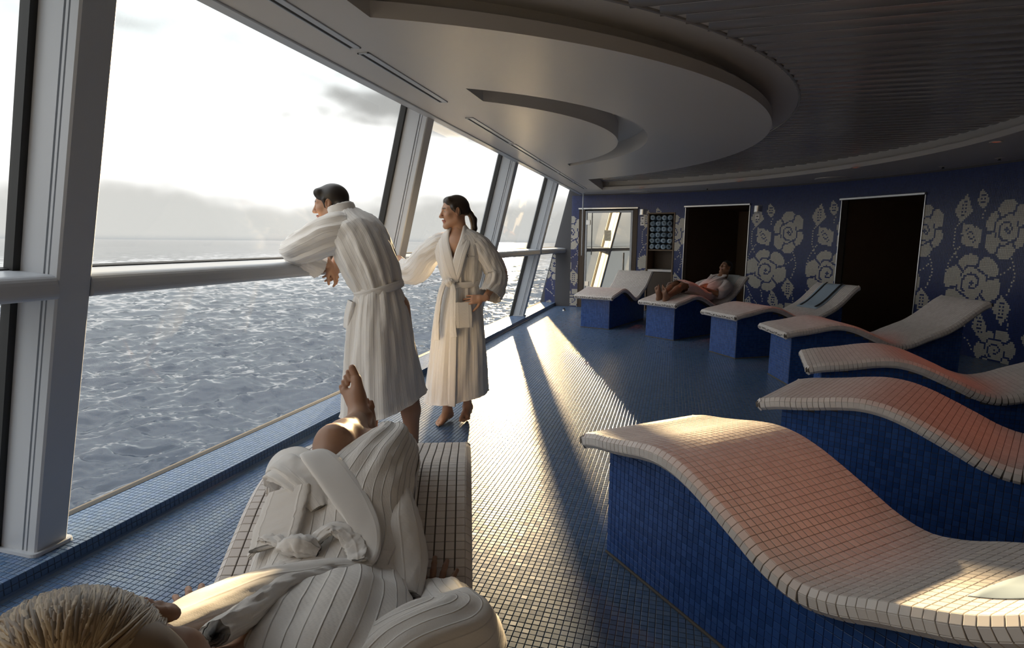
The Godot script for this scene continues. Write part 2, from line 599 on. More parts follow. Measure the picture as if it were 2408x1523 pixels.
func build_windows() -> void:
	var posts := [1.05, -1.65, -4.40, -7.05, -9.70, -12.33]
	var wall := thing("wall_left", "inward-leaning window wall of white painted metal posts", "")
	wall.set_meta("kind", "structure")
	var lean := lean_xf()
	# post: box section with a recessed joint behind its face plate
	var sec := PackedVector2Array()
	for p in [[-0.03, -0.066], [0.150, -0.066], [0.150, -0.052], [0.160, -0.052], [0.160, -0.066], [0.172, -0.066], [0.172, -0.058], [0.180, -0.058], [0.180, -0.066], [0.216, -0.066], [0.223, -0.059], [0.223, 0.059], [0.216, 0.066], [0.180, 0.066], [0.180, 0.058], [0.172, 0.058], [0.172, 0.066], [0.160, 0.066], [0.160, 0.052], [0.150, 0.052], [0.150, 0.066], [-0.03, 0.066]]:
		sec.append(Vector2(p[0], p[1]))
	var along := Transform3D(Basis(Vector3(1, 0, 0), Vector3(0, 0, 1), Vector3(0, -1, 0)), Vector3.ZERO)   # section in x-z, extruded along y
	var post_mesh := extrude_mesh(sec, -2.62, 0.03, along)
	var plate_mesh := extrude_mesh(round_profile([Vector2(-0.04, -0.085), Vector2(0.252, -0.085), Vector2(0.252, 0.085), Vector2(-0.04, 0.085)], 0.03), -0.016, -0.001, along)
	for z in posts:
		var p := part("post", post_mesh, M.painted_white_metal, wall)
		p.transform = lean_xf(z)
		var b := part("base_plate", plate_mesh, M.painted_white_metal, p)
		b.transform = p.transform.affine_inverse() * Transform3D(Basis(), Vector3(GLASS_X, SILL_Y, z))
	var rail_sec := round_profile([Vector2(-2.50, 1.262), Vector2(-2.195, 1.240), Vector2(-2.185, 1.150), Vector2(-2.50, 1.140)], 0.032)
	for i in 5:
		var z0: float = posts[i + 1] + 0.066
		var z1: float = posts[i] - 0.066
		var w := thing("window_%d" % (i + 1), "tall leaning window bay %s" % ["beside the lying woman's head", "behind the leaning man", "behind the standing woman", "in front of the low sun", "nearest the mosaic wall"][i], "")
		w.set_meta("kind", "structure")
		part("rail", extrude_mesh(rail_sec, z0, z1), M.painted_white_metal, w)
		for k in 2:
			var lo := -0.01 if k == 0 else 1.205
			var hi := 1.12 if k == 0 else 2.60
			var g := part("pane", box_mesh(Vector3(-0.004, lo, z0), Vector3(0.004, hi, z1), 0.0, lean), M.window_glass, w)
			var f := Faces.new()
			f.box(Vector3(-0.012, lo, z0), Vector3(0.035, hi, z0 + 0.026), 0.0, lean)
			f.box(Vector3(-0.012, lo, z1 - 0.026), Vector3(0.035, hi, z1), 0.0, lean)
			f.box(Vector3(-0.012, lo, z0), Vector3(0.016, lo + (0.022 if k else 0.016), z1), 0.0, lean)
			if k == 0: f.box(Vector3(-0.012, hi - 0.016, z0), Vector3(0.016, hi, z1), 0.0, lean)
			part("gasket", faces_mesh(f), M.rubber, g)
	# header that closes the gap above the soffit
	struct("trim_3", box_mesh(Vector3(-2.14, UPPER - 0.02, -12.4), Vector3(-1.93, UPPER + 0.2, 1.3)), M.painted_white_metal, "long white header above the windows")
	struct("trim_4", box_mesh(Vector3(-1.932, SOFFIT - 0.010, -12.2), Vector3(-1.86, SOFFIT + 0.05, 0.9), 0.004), M.painted_white_metal, "narrow grey trim between window heads and soffit")

func build_ceiling() -> void:
	var c := thing("ceiling", "stepped white ceiling with a round disc and dark slats", "")
	c.set_meta("kind", "structure")
	var room := Geometry2D.intersect_polygons(circle(WALL_C, WALL_R + 0.2), rect(-2.14, -14, 8, 3))
	part("upper_slab", slab_mesh(room, UPPER, UPPER + 0.2), M.ceiling_paint, c)
	var beyond := rect(-1.34, -14, 8, 3)
	part("window_soffit", slab_mesh(Geometry2D.intersect_polygons(room[0], rect(-1.93, -14, -1.34, 3)), SOFFIT, UPPER + 0.01), M.ceiling_paint, c)
	var slot: Array = []
	for p in Geometry2D.clip_polygons(circle(Vector2(-2.594, -5.596), 2.322), circle(Vector2(-2.776, -5.681), 2.215)):
		if Geometry2D.is_polygon_clockwise(p): continue
		slot.append_array(Geometry2D.intersect_polygons(p, rect(-1.345, -14, 8, 3)))
	var dc := Vector2(-3.003, -5.817)
	for lay in [[3.78, SOFFIT, SOFFIT + 0.072, "disc"], [3.66, SOFFIT + 0.072, UPPER + 0.01, "disc_neck"]]:
		var polys: Array = Geometry2D.intersect_polygons(circle(dc, lay[0], 240), beyond)
		for s in slot:
			var next: Array = []
			for q in polys: next.append_array(Geometry2D.clip_polygons(q, s))
			polys = next
		part(lay[3], slab_mesh(polys, lay[1], lay[2]), M.ceiling_paint, c)
	var rc := Vector2(-2.459, -5.953)
	for lay in [[5.296, SOFFIT, SOFFIT + 0.055, "ring_soffit"], [5.38, SOFFIT + 0.055, UPPER + 0.01, "ring_neck"]]:
		var polys: Array = []
		for q in Geometry2D.intersect_polygons(circle(WALL_C, WALL_R + 0.1, 240), beyond):
			polys.append_array(Geometry2D.clip_polygons(q, circle(rc, lay[0], 240)))
		part(lay[3], slab_mesh(polys, lay[1], lay[2]), M.ceiling_paint, c)
	# bead round the smooth field inside the slats
	var lc := Vector2(-2.95, -5.83)
	var path := []
	var rad := []
	for i in 121:
		var a := deg_to_rad(lerpf(-68.0, 68.0, i / 120.0))
		path.append(Vector3(lc.x + cos(a) * 3.92, UPPER - 0.004, lc.y + sin(a) * 3.92))
		rad.append(0.011)
	part("bead", tube_mesh(path, rad, 8), M.slat_lacquer, c)
	var z := -11.1
	while z < -0.9:
		var zz := absf(z - lc.y)
		var x0 := -1.34
		if zz < 3.92: x0 = maxf(x0, lc.x + sqrt(3.92 * 3.92 - zz * zz))
		var rr := absf(z - rc.y)
		var x1 := rc.x + sqrt(maxf(0.0, 5.38 * 5.38 - rr * rr)) + 0.02
		if x1 - x0 > 0.05:
			var pts := PackedVector3Array()
			var nx := 13
			for j in 9:
				var t := (j - 4) / 4.0
				for i in nx:
					pts.append(Vector3(lerpf(x0, x1, i / 12.0), UPPER - 0.004 - 0.007 * (1 - t * t) - (0.0 if absf(t) < 0.99 else -0.004), z + t * 0.066))
			part("slat", grid_mesh(pts, nx, 9), M.slat_lacquer, c)
		z += 0.14
	# slot diffusers along the windows
	var ends := [[-0.75, -1.40], [-1.46, -2.16 - 0.61], [-2.84, -3.95], [-4.48, -5.70], [-5.76, -6.95], [-7.02, -8.2], [-8.28, -9.5], [-9.58, -10.8]]
	for e in ends:
		var v := thing("slot_diffuser", "narrow white slot diffuser in the soffit over the windows", "air vent", Vector3(-1.62, SOFFIT, (e[0] + e[1]) / 2), 0.0, "slot diffusers in a line above the windows")
		var h: float = absf(e[0] - e[1]) / 2
		var f := Faces.new()
		f.box(Vector3(-0.034, -0.006, -h), Vector3(-0.022, 0.0, h), 0.002)
		f.box(Vector3(0.022, -0.006, -h), Vector3(0.034, 0.0, h), 0.002)
		f.box(Vector3(-0.034, -0.006, -h), Vector3(0.034, 0.0, -h + 0.012), 0.002)
		f.box(Vector3(-0.034, -0.006, h - 0.012), Vector3(0.034, 0.0, h), 0.002)
		part("frame", faces_mesh(f), M.painted_white_metal, v)
		part("slot", box_mesh(Vector3(-0.024, -0.0015, -h + 0.01), Vector3(-0.006, 0.0, h - 0.01)), M.vent_dark, v)
		part("vane", box_mesh(Vector3(-0.006, -0.004, -h + 0.01), Vector3(0.022, 0.0, h - 0.01), 0.001), M.painted_white_metal, v)
	# round flush panels and small sprinklers in the ring soffit
	for p in [[-0.66, -11.62, 0.21], [2.25, -9.75, 0.23], [3.55, -6.9, 0.22]]:
		var v := thing("ceiling_speaker", "large round white ceiling panel above the mosaic wall", "speaker", Vector3(p[0], SOFFIT, p[1]), 0.0, "round panels in the ring soffit")
		part("rim", lathe_mesh([Vector2(p[2], 0.0), Vector2(p[2], -0.010), Vector2(p[2] - 0.02, -0.014), Vector2(p[2] - 0.03, -0.006), Vector2(0.0, -0.005)], 40), M.lamp_dead, v)
		part("centre", lathe_mesh([Vector2(p[2] * 0.45, -0.005), Vector2(p[2] * 0.42, -0.011), Vector2(0.0, -0.012)], 30), M.ceiling_paint, v)
	for p in [[0.55, -11.1], [3.22, -8.55], [3.50, -7.86]]:
		var v := thing("sprinkler", "small dark sprinkler head under the ring soffit", "sprinkler", Vector3(p[0], SOFFIT, p[1]), 0.0, "small fittings in the ring soffit")
		part("plate", lathe_mesh([Vector2(0.045, 0.0), Vector2(0.043, -0.006), Vector2(0.012, -0.008), Vector2(0.0, -0.008)], 18), M.lamp_dead, v)
		part("nozzle", lathe_mesh([Vector2(0.012, -0.006), Vector2(0.010, -0.022), Vector2(0.020, -0.025), Vector2(0.0, -0.027)], 12), M.vent_dark, v)

const DOORS := [[2.9, 13.75], [22.2, 33.1], [46.95, 58.1]]
const CABINET := [15.6, 20.5]

func motif() -> Array:
	var nx := 51
	var ny := 112
	var g := []
	for i in nx:
		var c := PackedByteArray()
		c.resize(ny)
		g.append(c)
	var u := 0.021
	var conv := func(zx: float, zy: float) -> Vector2: return Vector2((zx - 100.0) / 748.0, 2.06 - (zy - 120.0) / 748.0)
	var put := func(p: Vector2, v: int) -> void:
		var i := posmod(int(floor(p.x / u)), nx)
		var j := int(floor(p.y / u))
		if j >= 0 and j < ny: g[i][j] = v
	var rose := func(zx: float, zy: float, rx: float, ry: float, turn: float) -> void:
		var c: Vector2 = conv.call(zx, zy)
		rx /= 748.0
		ry /= 748.0
		for a in range(-20, 21):
			for b in range(-20, 21):
				var p := c + Vector2(a, b) * u
				var q := Vector2((p.x - c.x) / rx, (p.y - c.y) / ry)
				var r := q.length()
				var th := q.angle() + turn
				var edge := 0.86 + 0.16 * absf(cos(th * 3.0)) - 0.05 * cos(th * 2.0)
				if r > edge: continue
				var dark := false
				if r > 0.52 and absf(sin(th * 3.0 - PI / 2)) < 0.13 / r: dark = true
				if absf(r - 0.53 - 0.05 * cos(th * 4.0)) < 0.035 and cos(th * 2.0 + 0.6) > -0.75: dark = true
				var sp := fposmod(th / TAU + 0.15, 1.0) * 0.26
				if r < 0.47 and absf(r - 0.14 - sp) < 0.036: dark = true
				if r < 0.08: dark = true
				put.call(p, 0 if dark else 1)
	var leaf := func(zx: float, zy: float, ln: float, wd: float, turn: float, tips: bool) -> void:
		var c: Vector2 = conv.call(zx, zy)
		ln /= 748.0
		wd /= 748.0
		for a in range(-12, 13):
			for b in range(-12, 13):
				var d := (Vector2(a, b) * u).rotated(turn)
				var t := d.y / ln
				if absf(t) > 1.0: continue
				var w := wd * (1.0 - pow(absf(t), 1.6)) * (1.15 if t < 0 else 0.95)
				if tips and t > 0.1: w *= 0.75 + 0.35 * absf(sin(t * 9.0))
				if absf(d.x) < maxf(w, u * 0.5):
					var vein := (absf(absf(d.x) - 0.018) < 0.012) and posmod(int(round(d.y / u)), 2) == 0 and absf(t) < 0.6
					put.call(c + Vector2(a, b) * u, 0 if vein else 1)
	var stem := func(pts: Array) -> void:
		for k in pts.size() - 1:
			var a: Vector2 = conv.call(pts[k][0], pts[k][1])
			var b: Vector2 = conv.call(pts[k + 1][0], pts[k + 1][1])
			var n := maxi(1, int(round(a.distance_to(b) / (u * 1.9))))
			for i in n: put.call(a.lerp(b, float(i) / n), 1)
	stem.call([[210, 400], [165, 500], [165, 600], [195, 690], [150, 770], [125, 900], [115, 1010]])
	stem.call([[230, 650], [195, 690], [230, 770]])
	stem.call([[430, 320], [425, 410]])
	stem.call([[730, 710], [770, 800], [785, 900], [770, 980], [725, 1080]])
	stem.call([[760, 800], [690, 860], [640, 900]])
	stem.call([[140, 1190], [180, 1280], [260, 1380], [340, 1450], [420, 1510], [480, 1620]])
	stem.call([[350, 1240], [365, 1330], [385, 1420]])
	stem.call([[770, 1240], [785, 1330], [785, 1420]])
	rose.call(660, 488, 208, 255, 0.4)
	rose.call(385, 985, 268, 282, 1.3)
	rose.call(690, 1560, 190, 190, 0.9)
	leaf.call(235, 290, 130, 78, 0.12, true)
	leaf.call(410, 215, 95, 50, -0.2, false)
	leaf.call(325, 530, 140, 98, -0.65, true)
	leaf.call(700, 1205, 128, 74, PI - 0.1, true)
	leaf.call(515, 1355, 135, 62, -0.2, true)
	leaf.call(178, 1405, 80, 44, 0.3, false)
	leaf.call(300, 1640, 90, 55, 0.5, false)
	return g

func in_opening(a: float, y: float) -> bool:
	for d in DOORS:
		if a > d[0] and a < d[1] and y < 2.075: return true
	return a > CABINET[0] and a < CABINET[1] and y < 1.962

func build_wall() -> void:
	var polys := []
	for s in [[1.55, 2.9], [13.75, 15.6], [20.5, 22.2], [33.1, 46.95], [58.1, 187.0]]:
		polys.append([arc_poly(s[0], s[1], WALL_R + 0.0035, WALL_R + 0.2), 0.0, UPPER + 0.2])
	for d in DOORS: polys.append([arc_poly(d[0], d[1], WALL_R + 0.0035, WALL_R + 0.2), 2.075, UPPER + 0.2])
	polys.append([arc_poly(CABINET[0], CABINET[1], WALL_R + 0.0035, WALL_R + 0.2), 1.962, UPPER + 0.2])
	var f := Faces.new()
	# the corner piece follows the leaning glass
	var lean_edge := PackedVector2Array([Vector2(-2.05, 0), Vector2(GLASS_X - 0.03, 0), Vector2(GLASS_X - 0.03, SILL_Y), Vector2(GLASS_X - 0.03 + LEAN * (UPPER - SILL_Y), UPPER), Vector2(-2.05, UPPER)])
	var corner: ArrayMesh = extrude_mesh(lean_edge, -12.30, -12.098)
	f.v.append_array(corner.surface_get_arrays(0)[Mesh.ARRAY_VERTEX])
	f.n.append_array(corner.surface_get_arrays(0)[Mesh.ARRAY_NORMAL])
	f.idx.append_array(corner.surface_get_arrays(0)[Mesh.ARRAY_INDEX])
	for p in polys:
		var k := f.v.size()
		var m: ArrayMesh = slab_mesh([p[0]], p[1], p[2])
		var a := m.surface_get_arrays(0)
		f.v.append_array(a[Mesh.ARRAY_VERTEX])
		f.n.append_array(a[Mesh.ARRAY_NORMAL])
		for i in a[Mesh.ARRAY_INDEX]: f.idx.append(i + k)
	var wall := struct("wall_back", faces_mesh(f), M.grout_blue, "curved navy mosaic wall with cream roses")
	var mesh := tile_mesh(0.0192, 0.0012, 0.0035)
	var g := motif()
	var xf := []
	var cols := []
	var u := 0.021
	var step := rad_to_deg(u / WALL_R)
	var col := 0
	var a := 32.9 - step * 195
	while a < 100.0:
		var ra := deg_to_rad(a)
		var t := Vector3(cos(ra), 0, sin(ra))
		var n := Vector3(-sin(ra), 0, cos(ra))
		var o := Vector3(WALL_C.x + sin(ra) * WALL_R, 0, WALL_C.y - cos(ra) * WALL_R)
		var gi := posmod(col - 195, 51)
		if o.x > -2.74 and a > -4.0:
			for j in 111:
				var y := (j + 0.5) * u
				if in_opening(a, y) or o.x < GLASS_X + LEAN * (y - SILL_Y): continue
				var b := Basis(t, n, t.cross(n)) * Basis.from_euler(Vector3(rng.randfn() * 0.006, 0, rng.randfn() * 0.006))
				xf.append(Transform3D(b, o + Vector3(0, y, 0)))
				cols.append(WALL_TONES[(2 if g[gi][j] else 0) + rng.randi() % 2])
		a += step
		col += 1
	many("mosaic", mesh, M.wall_tile, xf, cols, wall)
	# dark doors with a steel bar above
	for i in 3:
		var d: Array = DOORS[i]
		var at := chord(d[0], d[1])
		var w := 2.0 * (WALL_R) * sin(deg_to_rad(d[1] - d[0]) / 2)
		var h := w / 2
		var door := thing("door_%d" % (i + 1), ["glass door in a pale frame beside the windows", "dark doorway behind the reclining man", "dark doorway behind the lounger with the blue towel"][i], "")
		door.set_meta("kind", "structure")
		door.transform = at
		part("header_bar", box_mesh(Vector3(-h - 0.01, 2.045, 0.01), Vector3(h + 0.01, 2.078, 0.05), 0.005), M.steel, door)
		for s in [-1.0, 1.0]:
			part("jamb", box_mesh(Vector3(s * (h - 0.006) - 0.007, 0, -0.12), Vector3(s * (h - 0.006) + 0.007, 2.05, 0.012), 0.002), M.steel if i else M.dark_wood, door)
		if i > 0:                                     # a small unlit wood-lined room beyond the opening
			var dp := -2.6
			part("room_back", box_mesh(Vector3(-h - 0.10, 0, dp - 0.05), Vector3(h + 0.10, 2.2, dp)), M.mid_wood, door)
			for s in [-1.0, 1.0]: part("room_side", box_mesh(Vector3(s * (h + 0.06) - 0.05, 0, dp), Vector3(s * (h + 0.06) + 0.05, 2.2, -0.18)), M.mid_wood, door)
			part("room_ceiling", box_mesh(Vector3(-h - 0.10, 2.08, dp), Vector3(h + 0.10, 2.2, -0.18)), M.mid_wood, door)
			part("room_floor", box_mesh(Vector3(-h - 0.10, -0.1, dp), Vector3(h + 0.10, -0.003, -0.08)), M.dark_wood, door)
			continue
		part("back_panel", box_mesh(Vector3(-h - 0.02, 0, -0.26), Vector3(h + 0.02, 2.1, -0.20)), M.dark_wood, door)
		part("brown_post", box_mesh(Vector3(-h, 0, -0.10), Vector3(-h + 0.125, 2.045, 0.004), 0.003), M.dark_wood, door)
		part("brown_post", box_mesh(Vector3(h - 0.09, 0, -0.10), Vector3(h, 2.045, 0.004), 0.003), M.dark_wood, door)
		var x0 := -h + 0.125
		var x1 := h - 0.10
		var fr := Faces.new()
		fr.box(Vector3(x0, 0, -0.06), Vector3(x0 + 0.045, 2.02, -0.015), 0.005)
		fr.box(Vector3(x1 - 0.045, 0, -0.06), Vector3(x1, 2.02, -0.015), 0.005)
		fr.box(Vector3(x0 + 0.045, 1.975, -0.06), Vector3(x1 - 0.045, 2.02, -0.015), 0.005)
		part("frame", faces_mesh(fr), M.painted_white_metal, door)
		part("glass_leaf", box_mesh(Vector3(x0 + 0.045, 0.01, -0.045), Vector3(x1 - 0.045, 1.975, -0.033)), M.mirror_glass, door)
		part("handle", tube_mesh([Vector3(x1 - 0.17, 0.45, 0.01), Vector3(x1 - 0.17, 1.165, 0.01)], [0.012, 0.012], 10), M.steel, door)
		for y in [0.55, 1.07]: part("handle_stay", tube_mesh([Vector3(x1 - 0.17, y, 0.012), Vector3(x1 - 0.17, y, -0.034)], [0.008, 0.008], 8), M.steel, door)
		for y in [0.5, 1.78]: part("hinge", box_mesh(Vector3(x0 + 0.02, y - 0.05, -0.034), Vector3(x0 + 0.11, y + 0.05, -0.010), 0.003), M.steel, door)
	# white rod hanging in the corner
	var rod := thing("hanging_rod", "thin white rod hanging from the soffit in the far corner", "rod", Vector3(-1.80, 0, -11.75))
	part("rod", tube_mesh([Vector3(0, 1.10, 0), Vector3(0, SOFFIT - 0.012, 0)], [0.011, 0.011], 8), M.painted_white_metal, rod)
	part("ceiling_rose", lathe_mesh([Vector2(0.03, SOFFIT), Vector2(0.03, SOFFIT - 0.012), Vector2(0.0, SOFFIT - 0.013)], 14), M.painted_white_metal, rod)
	build_cabinet()
	# steel wall lamps and switch plates
	for k in 2:
		var a0: float = [14.65, 34.35][k]
		var s := thing("wall_lamp", ["brushed steel half-round wall lamp between glass door and towel cabinet", "brushed steel half-round wall lamp right of the reclining man's doorway"][k], "lamp")
		s.transform = chord(a0, a0)
		var pts := PackedVector3Array()
		for y in [1.925, 2.03]:
			for i in 13:
				var an := PI * i / 12.0
				pts.append(Vector3(cos(an) * 0.072, y, sin(an) * 0.075))
		part("shade", grid_mesh(pts, 13, 2), M.steel, s)
		part("back_plate", box_mesh(Vector3(-0.074, 1.92, 0.0), Vector3(0.074, 2.035, 0.008), 0.002), M.steel, s)
		for y in ([1.845, 1.755] if k == 0 else [1.845]):
			var q := thing("switch_plate", ["small white switch plate below the lamp, upper one", "small white switch plate below the lamp, lower one", "small white switch plate right of the reclining man's doorway"][(0 if y > 1.8 else 1) if k == 0 else 2], "switch")
			q.transform = chord(a0, a0)
			part("plate", box_mesh(Vector3(-0.042, y - 0.042, 0.0), Vector3(0.042, y + 0.042, 0.010), 0.003), M.lounger_tile_1, q)
			part("rocker", box_mesh(Vector3(-0.016, y - 0.008, 0.010), Vector3(0.020, y + 0.010, 0.015), 0.002), M.vent_dark, q)
	var notice := thing("door_notice", "small cream paper notice stuck on the glass door", "notice")
	notice.transform = chord(DOORS[0][0], DOORS[0][1])
	part("sheet", box_mesh(Vector3(-0.075, 1.40, -0.0325), Vector3(0.07, 1.62, -0.031)), M.paper, notice)
	var lines := Faces.new()
	for i in 8: lines.box(Vector3(-0.055, 1.585 - i * 0.022, -0.031), Vector3(0.05 - 0.03 * (i % 3), 1.591 - i * 0.022, -0.0307))
	part("print", faces_mesh(lines), M.mid_wood, notice)
	var stop := thing("door_stop", "small dark door stop on the floor near the far corner", "door stop", Vector3(-2.06, 0, -11.3))
	part("foot", lathe_mesh([Vector2(0.0, 0.022), Vector2(0.028, 0.02), Vector2(0.032, 0.0)], 14), M.steel, stop)
	part("buffer", lathe_mesh([Vector2(0.0, 0.052), Vector2(0.016, 0.050), Vector2(0.018, 0.02)], 12), M.vent_dark, stop)

func roll_mesh(r: float, ln: float) -> ArrayMesh:      # a rolled towel: spiral swept along z
	var prof := []
	var turns := 3.2
	for i in 49:
		var t := i / 48.0
		var a := TAU * turns * t
		prof.append(Vector2(cos(a), sin(a)) * lerpf(r * 0.16, r * 0.93, t))
	var pts := PackedVector3Array()
	var th := r * 0.10
	for z in [-ln / 2, -ln / 2 + 0.012, ln / 2 - 0.012, ln / 2]:
		var inset := 0.5 if absf(z) > ln / 2 - 0.006 else 1.0
		for i in 49:
			var p: Vector2 = prof[i]
			pts.append(Vector3(p.x, p.y, z) + Vector3(p.x, p.y, 0).normalized() * th * inset)
		for i in 49:
			var p: Vector2 = prof[48 - i]
			pts.append(Vector3(p.x, p.y, z) - Vector3(p.x, p.y, 0).normalized() * th * inset)
	return grid_mesh(pts, 98, 4, true, PackedVector2Array(), false, true, true)

func build_cabinet() -> void:
	var at := chord(CABINET[0], CABINET[1])
	var h := WALL_R * sin(deg_to_rad(CABINET[1] - CABINET[0]) / 2)
	var c := thing("towel_cabinet", "tall dark wooden recessed cabinet holding rolled towels", "cabinet")
	c.transform = at
	var d := -0.40
	part("back_board", box_mesh(Vector3(-h, 0, d - 0.02), Vector3(h, 1.96, d)), M.dark_wood, c)
	for s in [-1.0, 1.0]:
		part("side_board", box_mesh(Vector3(s * (h - 0.014) - 0.014, 0, d), Vector3(s * (h - 0.014) + 0.014, 1.96, 0.012), 0.003), M.mid_wood, c)
	part("top_board", box_mesh(Vector3(-h + 0.028, 1.935, d), Vector3(h - 0.028, 1.96, 0.012), 0.003), M.mid_wood, c)
	part("shelf", box_mesh(Vector3(-h + 0.028, 1.215, d), Vector3(h - 0.028, 1.24, -0.02), 0.003), M.mid_wood, c)
	part("counter", box_mesh(Vector3(-h + 0.028, 0.80, d), Vector3(h - 0.028, 0.845, -0.01), 0.004), M.lounger_tile_1, c)
	part("door", box_mesh(Vector3(-h + 0.03, 0.03, -0.04), Vector3(h - 0.03, 0.79, -0.015), 0.004), M.dark_wood, c)
	var mesh := roll_mesh(0.0535, 0.30)
	for r in 6:
		for k in 4:
			var t := thing("rolled_towel", "pale blue rolled towel in the dark wooden wall cabinet", "towel", Vector3.ZERO, 0.0, "rolled towels in the wall cabinet")
			var x := -h + 0.028 + 0.058 + k * 0.119
			var b := Basis(Vector3.BACK, rng.randf() * TAU)
			t.transform = at * Transform3D(b, Vector3(x, 1.24 + 0.0575 + r * 0.113, -0.19 + rng.randf() * 0.03))
			part("towel_roll", mesh, M.towel_blue, t)

# ================================================================ loungers
var LOUNGERS := [
	{"k": "W", "x": -1.109, "z": -2.087, "a": 160.0, "label": "white tiled heated lounger under the lying blonde woman"},
	{"k": "A", "x": -0.115, "z": -2.668, "a": 138.2, "label": "white and salmon tiled lounger with a blue towel on its seat"},
	{"k": "B", "x": 0.633, "z": -3.586, "a": 118.2, "label": "salmon-lit tiled lounger, third in the fan from the lying woman's"},
	{"k": "C", "x": 0.971, "z": -4.644, "a": 97.4, "label": "tiled lounger between the third lounger and the one before the dark doorway"},
	{"k": "D", "x": 0.983, "z": -6.197, "a": 77.1, "label": "empty tiled lounger whose head end stands before the wide dark doorway"},
	{"k": "E", "x": 0.551, "z": -7.350, "a": 56.8, "label": "tiled lounger with a folded blue striped towel on its backrest"},
	{"k": "F", "x": -0.199, "z": -8.354, "a": 36.0, "label": "tiled lounger under the man reclining in a robe"},
	{"k": "G", "x": -1.190, "z": -9.005, "a": 17.0, "label": "empty white tiled lounger in front of the glass door"},
]
const PROFILE := [[0.0, 0.535], [0.1, 0.560], [0.2, 0.577], [0.3, 0.597], [0.4, 0.619], [0.5, 0.632], [0.6, 0.625], [0.7, 0.598], [0.8, 0.557], [0.9, 0.512], [1.0, 0.467], [1.1, 0.447], [1.2, 0.470], [1.3, 0.515], [1.4, 0.557], [1.5, 0.602], [1.6, 0.668], [1.7, 0.750], [1.8, 0.830], [1.88, 0.866]]
const HALF := 0.338
var prof_len := PackedFloat32Array()     # arc length at each step of 1 cm
var prof_pts := PackedVector2Array()

func lounger_top(s: float) -> float:
	if prof_pts.size() == 0: make_profile()
	var k := clampf(s / 1.88, 0.0, 1.0) * 188.0
	var i := mini(int(k), 187)
	return lerpf(prof_pts[i].y, prof_pts[i + 1].y, k - i)

func make_profile() -> void:
	for i in 189:
		prof_pts.append(Vector2(i * 0.01, ease_list(PROFILE, i * 0.01)))
	prof_len.append(0.0)
	for i in range(1, 189):
		prof_len.append(prof_len[i - 1] + prof_pts[i].distance_to(prof_pts[i - 1]))

func prof_at(l: float) -> Array:         # point and tangent at an arc length
	var i := prof_len.bsearch(l)
	i = clampi(i, 1, 188)
	var t := (l - prof_len[i - 1]) / (prof_len[i] - prof_len[i - 1])
	return [prof_pts[i - 1].lerp(prof_pts[i], t), (prof_pts[i] - prof_pts[i - 1]).normalized()]

# In lounger axes: x = lateral, y = up, z = -s (foot at the origin, head towards -z)
func L3(s: float, y: float, lat: float) -> Vector3:
	return Vector3(lat, y, -s)

func lounger_xf(l: Dictionary) -> Transform3D:
	var a := deg_to_rad(l.a)
	return Transform3D(Basis(Vector3(cos(a), 0, sin(a)), Vector3.UP, Vector3(-sin(a), 0, cos(a))), Vector3(l.x, 0, l.z))

func on_lounger(l: Dictionary, s: float, up: float, lat: float) -> Vector3:
	return lounger_xf(l) * L3(s, lounger_top(s) + up, lat)

const CUT := 0.019       # slope of the edge rows
const DEEP := 0.068

func slab_core() -> ArrayMesh:
	var ins := 0.0035
	var pts := PackedVector3Array()
	var rows := 0
	var total: float = prof_len[188]
	var stations := []
	for k in 3: stations.append([0.0, k])            # rounded foot end
	var n := 70
	for i in n + 1: stations.append([0.019 + (total - 0.038) * i / n, 3])
	for k in [2, 1, 0]: stations.append([total, k])
	var at0: float = 0.0
	for st in stations:
		var pr := prof_at(clampf(st[0], 0.001, total - 0.001))
		var p: Vector2 = pr[0]
		var t: Vector2 = pr[1]
		var nrm := Vector2(-t.y, t.x)
		var drop0: float = [0.034, 0.047, CUT, 0.0][st[1]]      # how far below the top the ring starts and ends
		var drop1: float = [0.034, 0.047, 0.047, DEEP][st[1]]
		if st[1] == 1: drop0 = CUT
		if st[1] == 0: drop1 = 0.036
		var w := HALF - ins
		var ring := [[-w + CUT, drop0 + ins], [w - CUT, drop0 + ins], [w, clampf(CUT, drop0, drop1) + 0.001], [w, clampf(0.047, drop0, drop1)], [w - CUT, drop1 - ins], [-w + CUT, drop1 - ins], [-w, clampf(0.047, drop0, drop1)], [-w, clampf(CUT, drop0, drop1) + 0.001]]
		for r in ring:
			var q: Vector2 = p - nrm * r[1]
			pts.append(L3(q.x, q.y, r[0]))
		rows += 1
	return grid_mesh(pts, 8, rows, true, PackedVector2Array(), true, true, true)

func frame_tile(p: Vector3, along: Vector3, n: Vector3) -> Transform3D:
	n = (n + Vector3(rng.randfn(), rng.randfn(), rng.randfn()) * 0.006).normalized()
	var x := (along - n * along.dot(n)).normalized()
	return Transform3D(Basis(x, n, x.cross(n)), p)

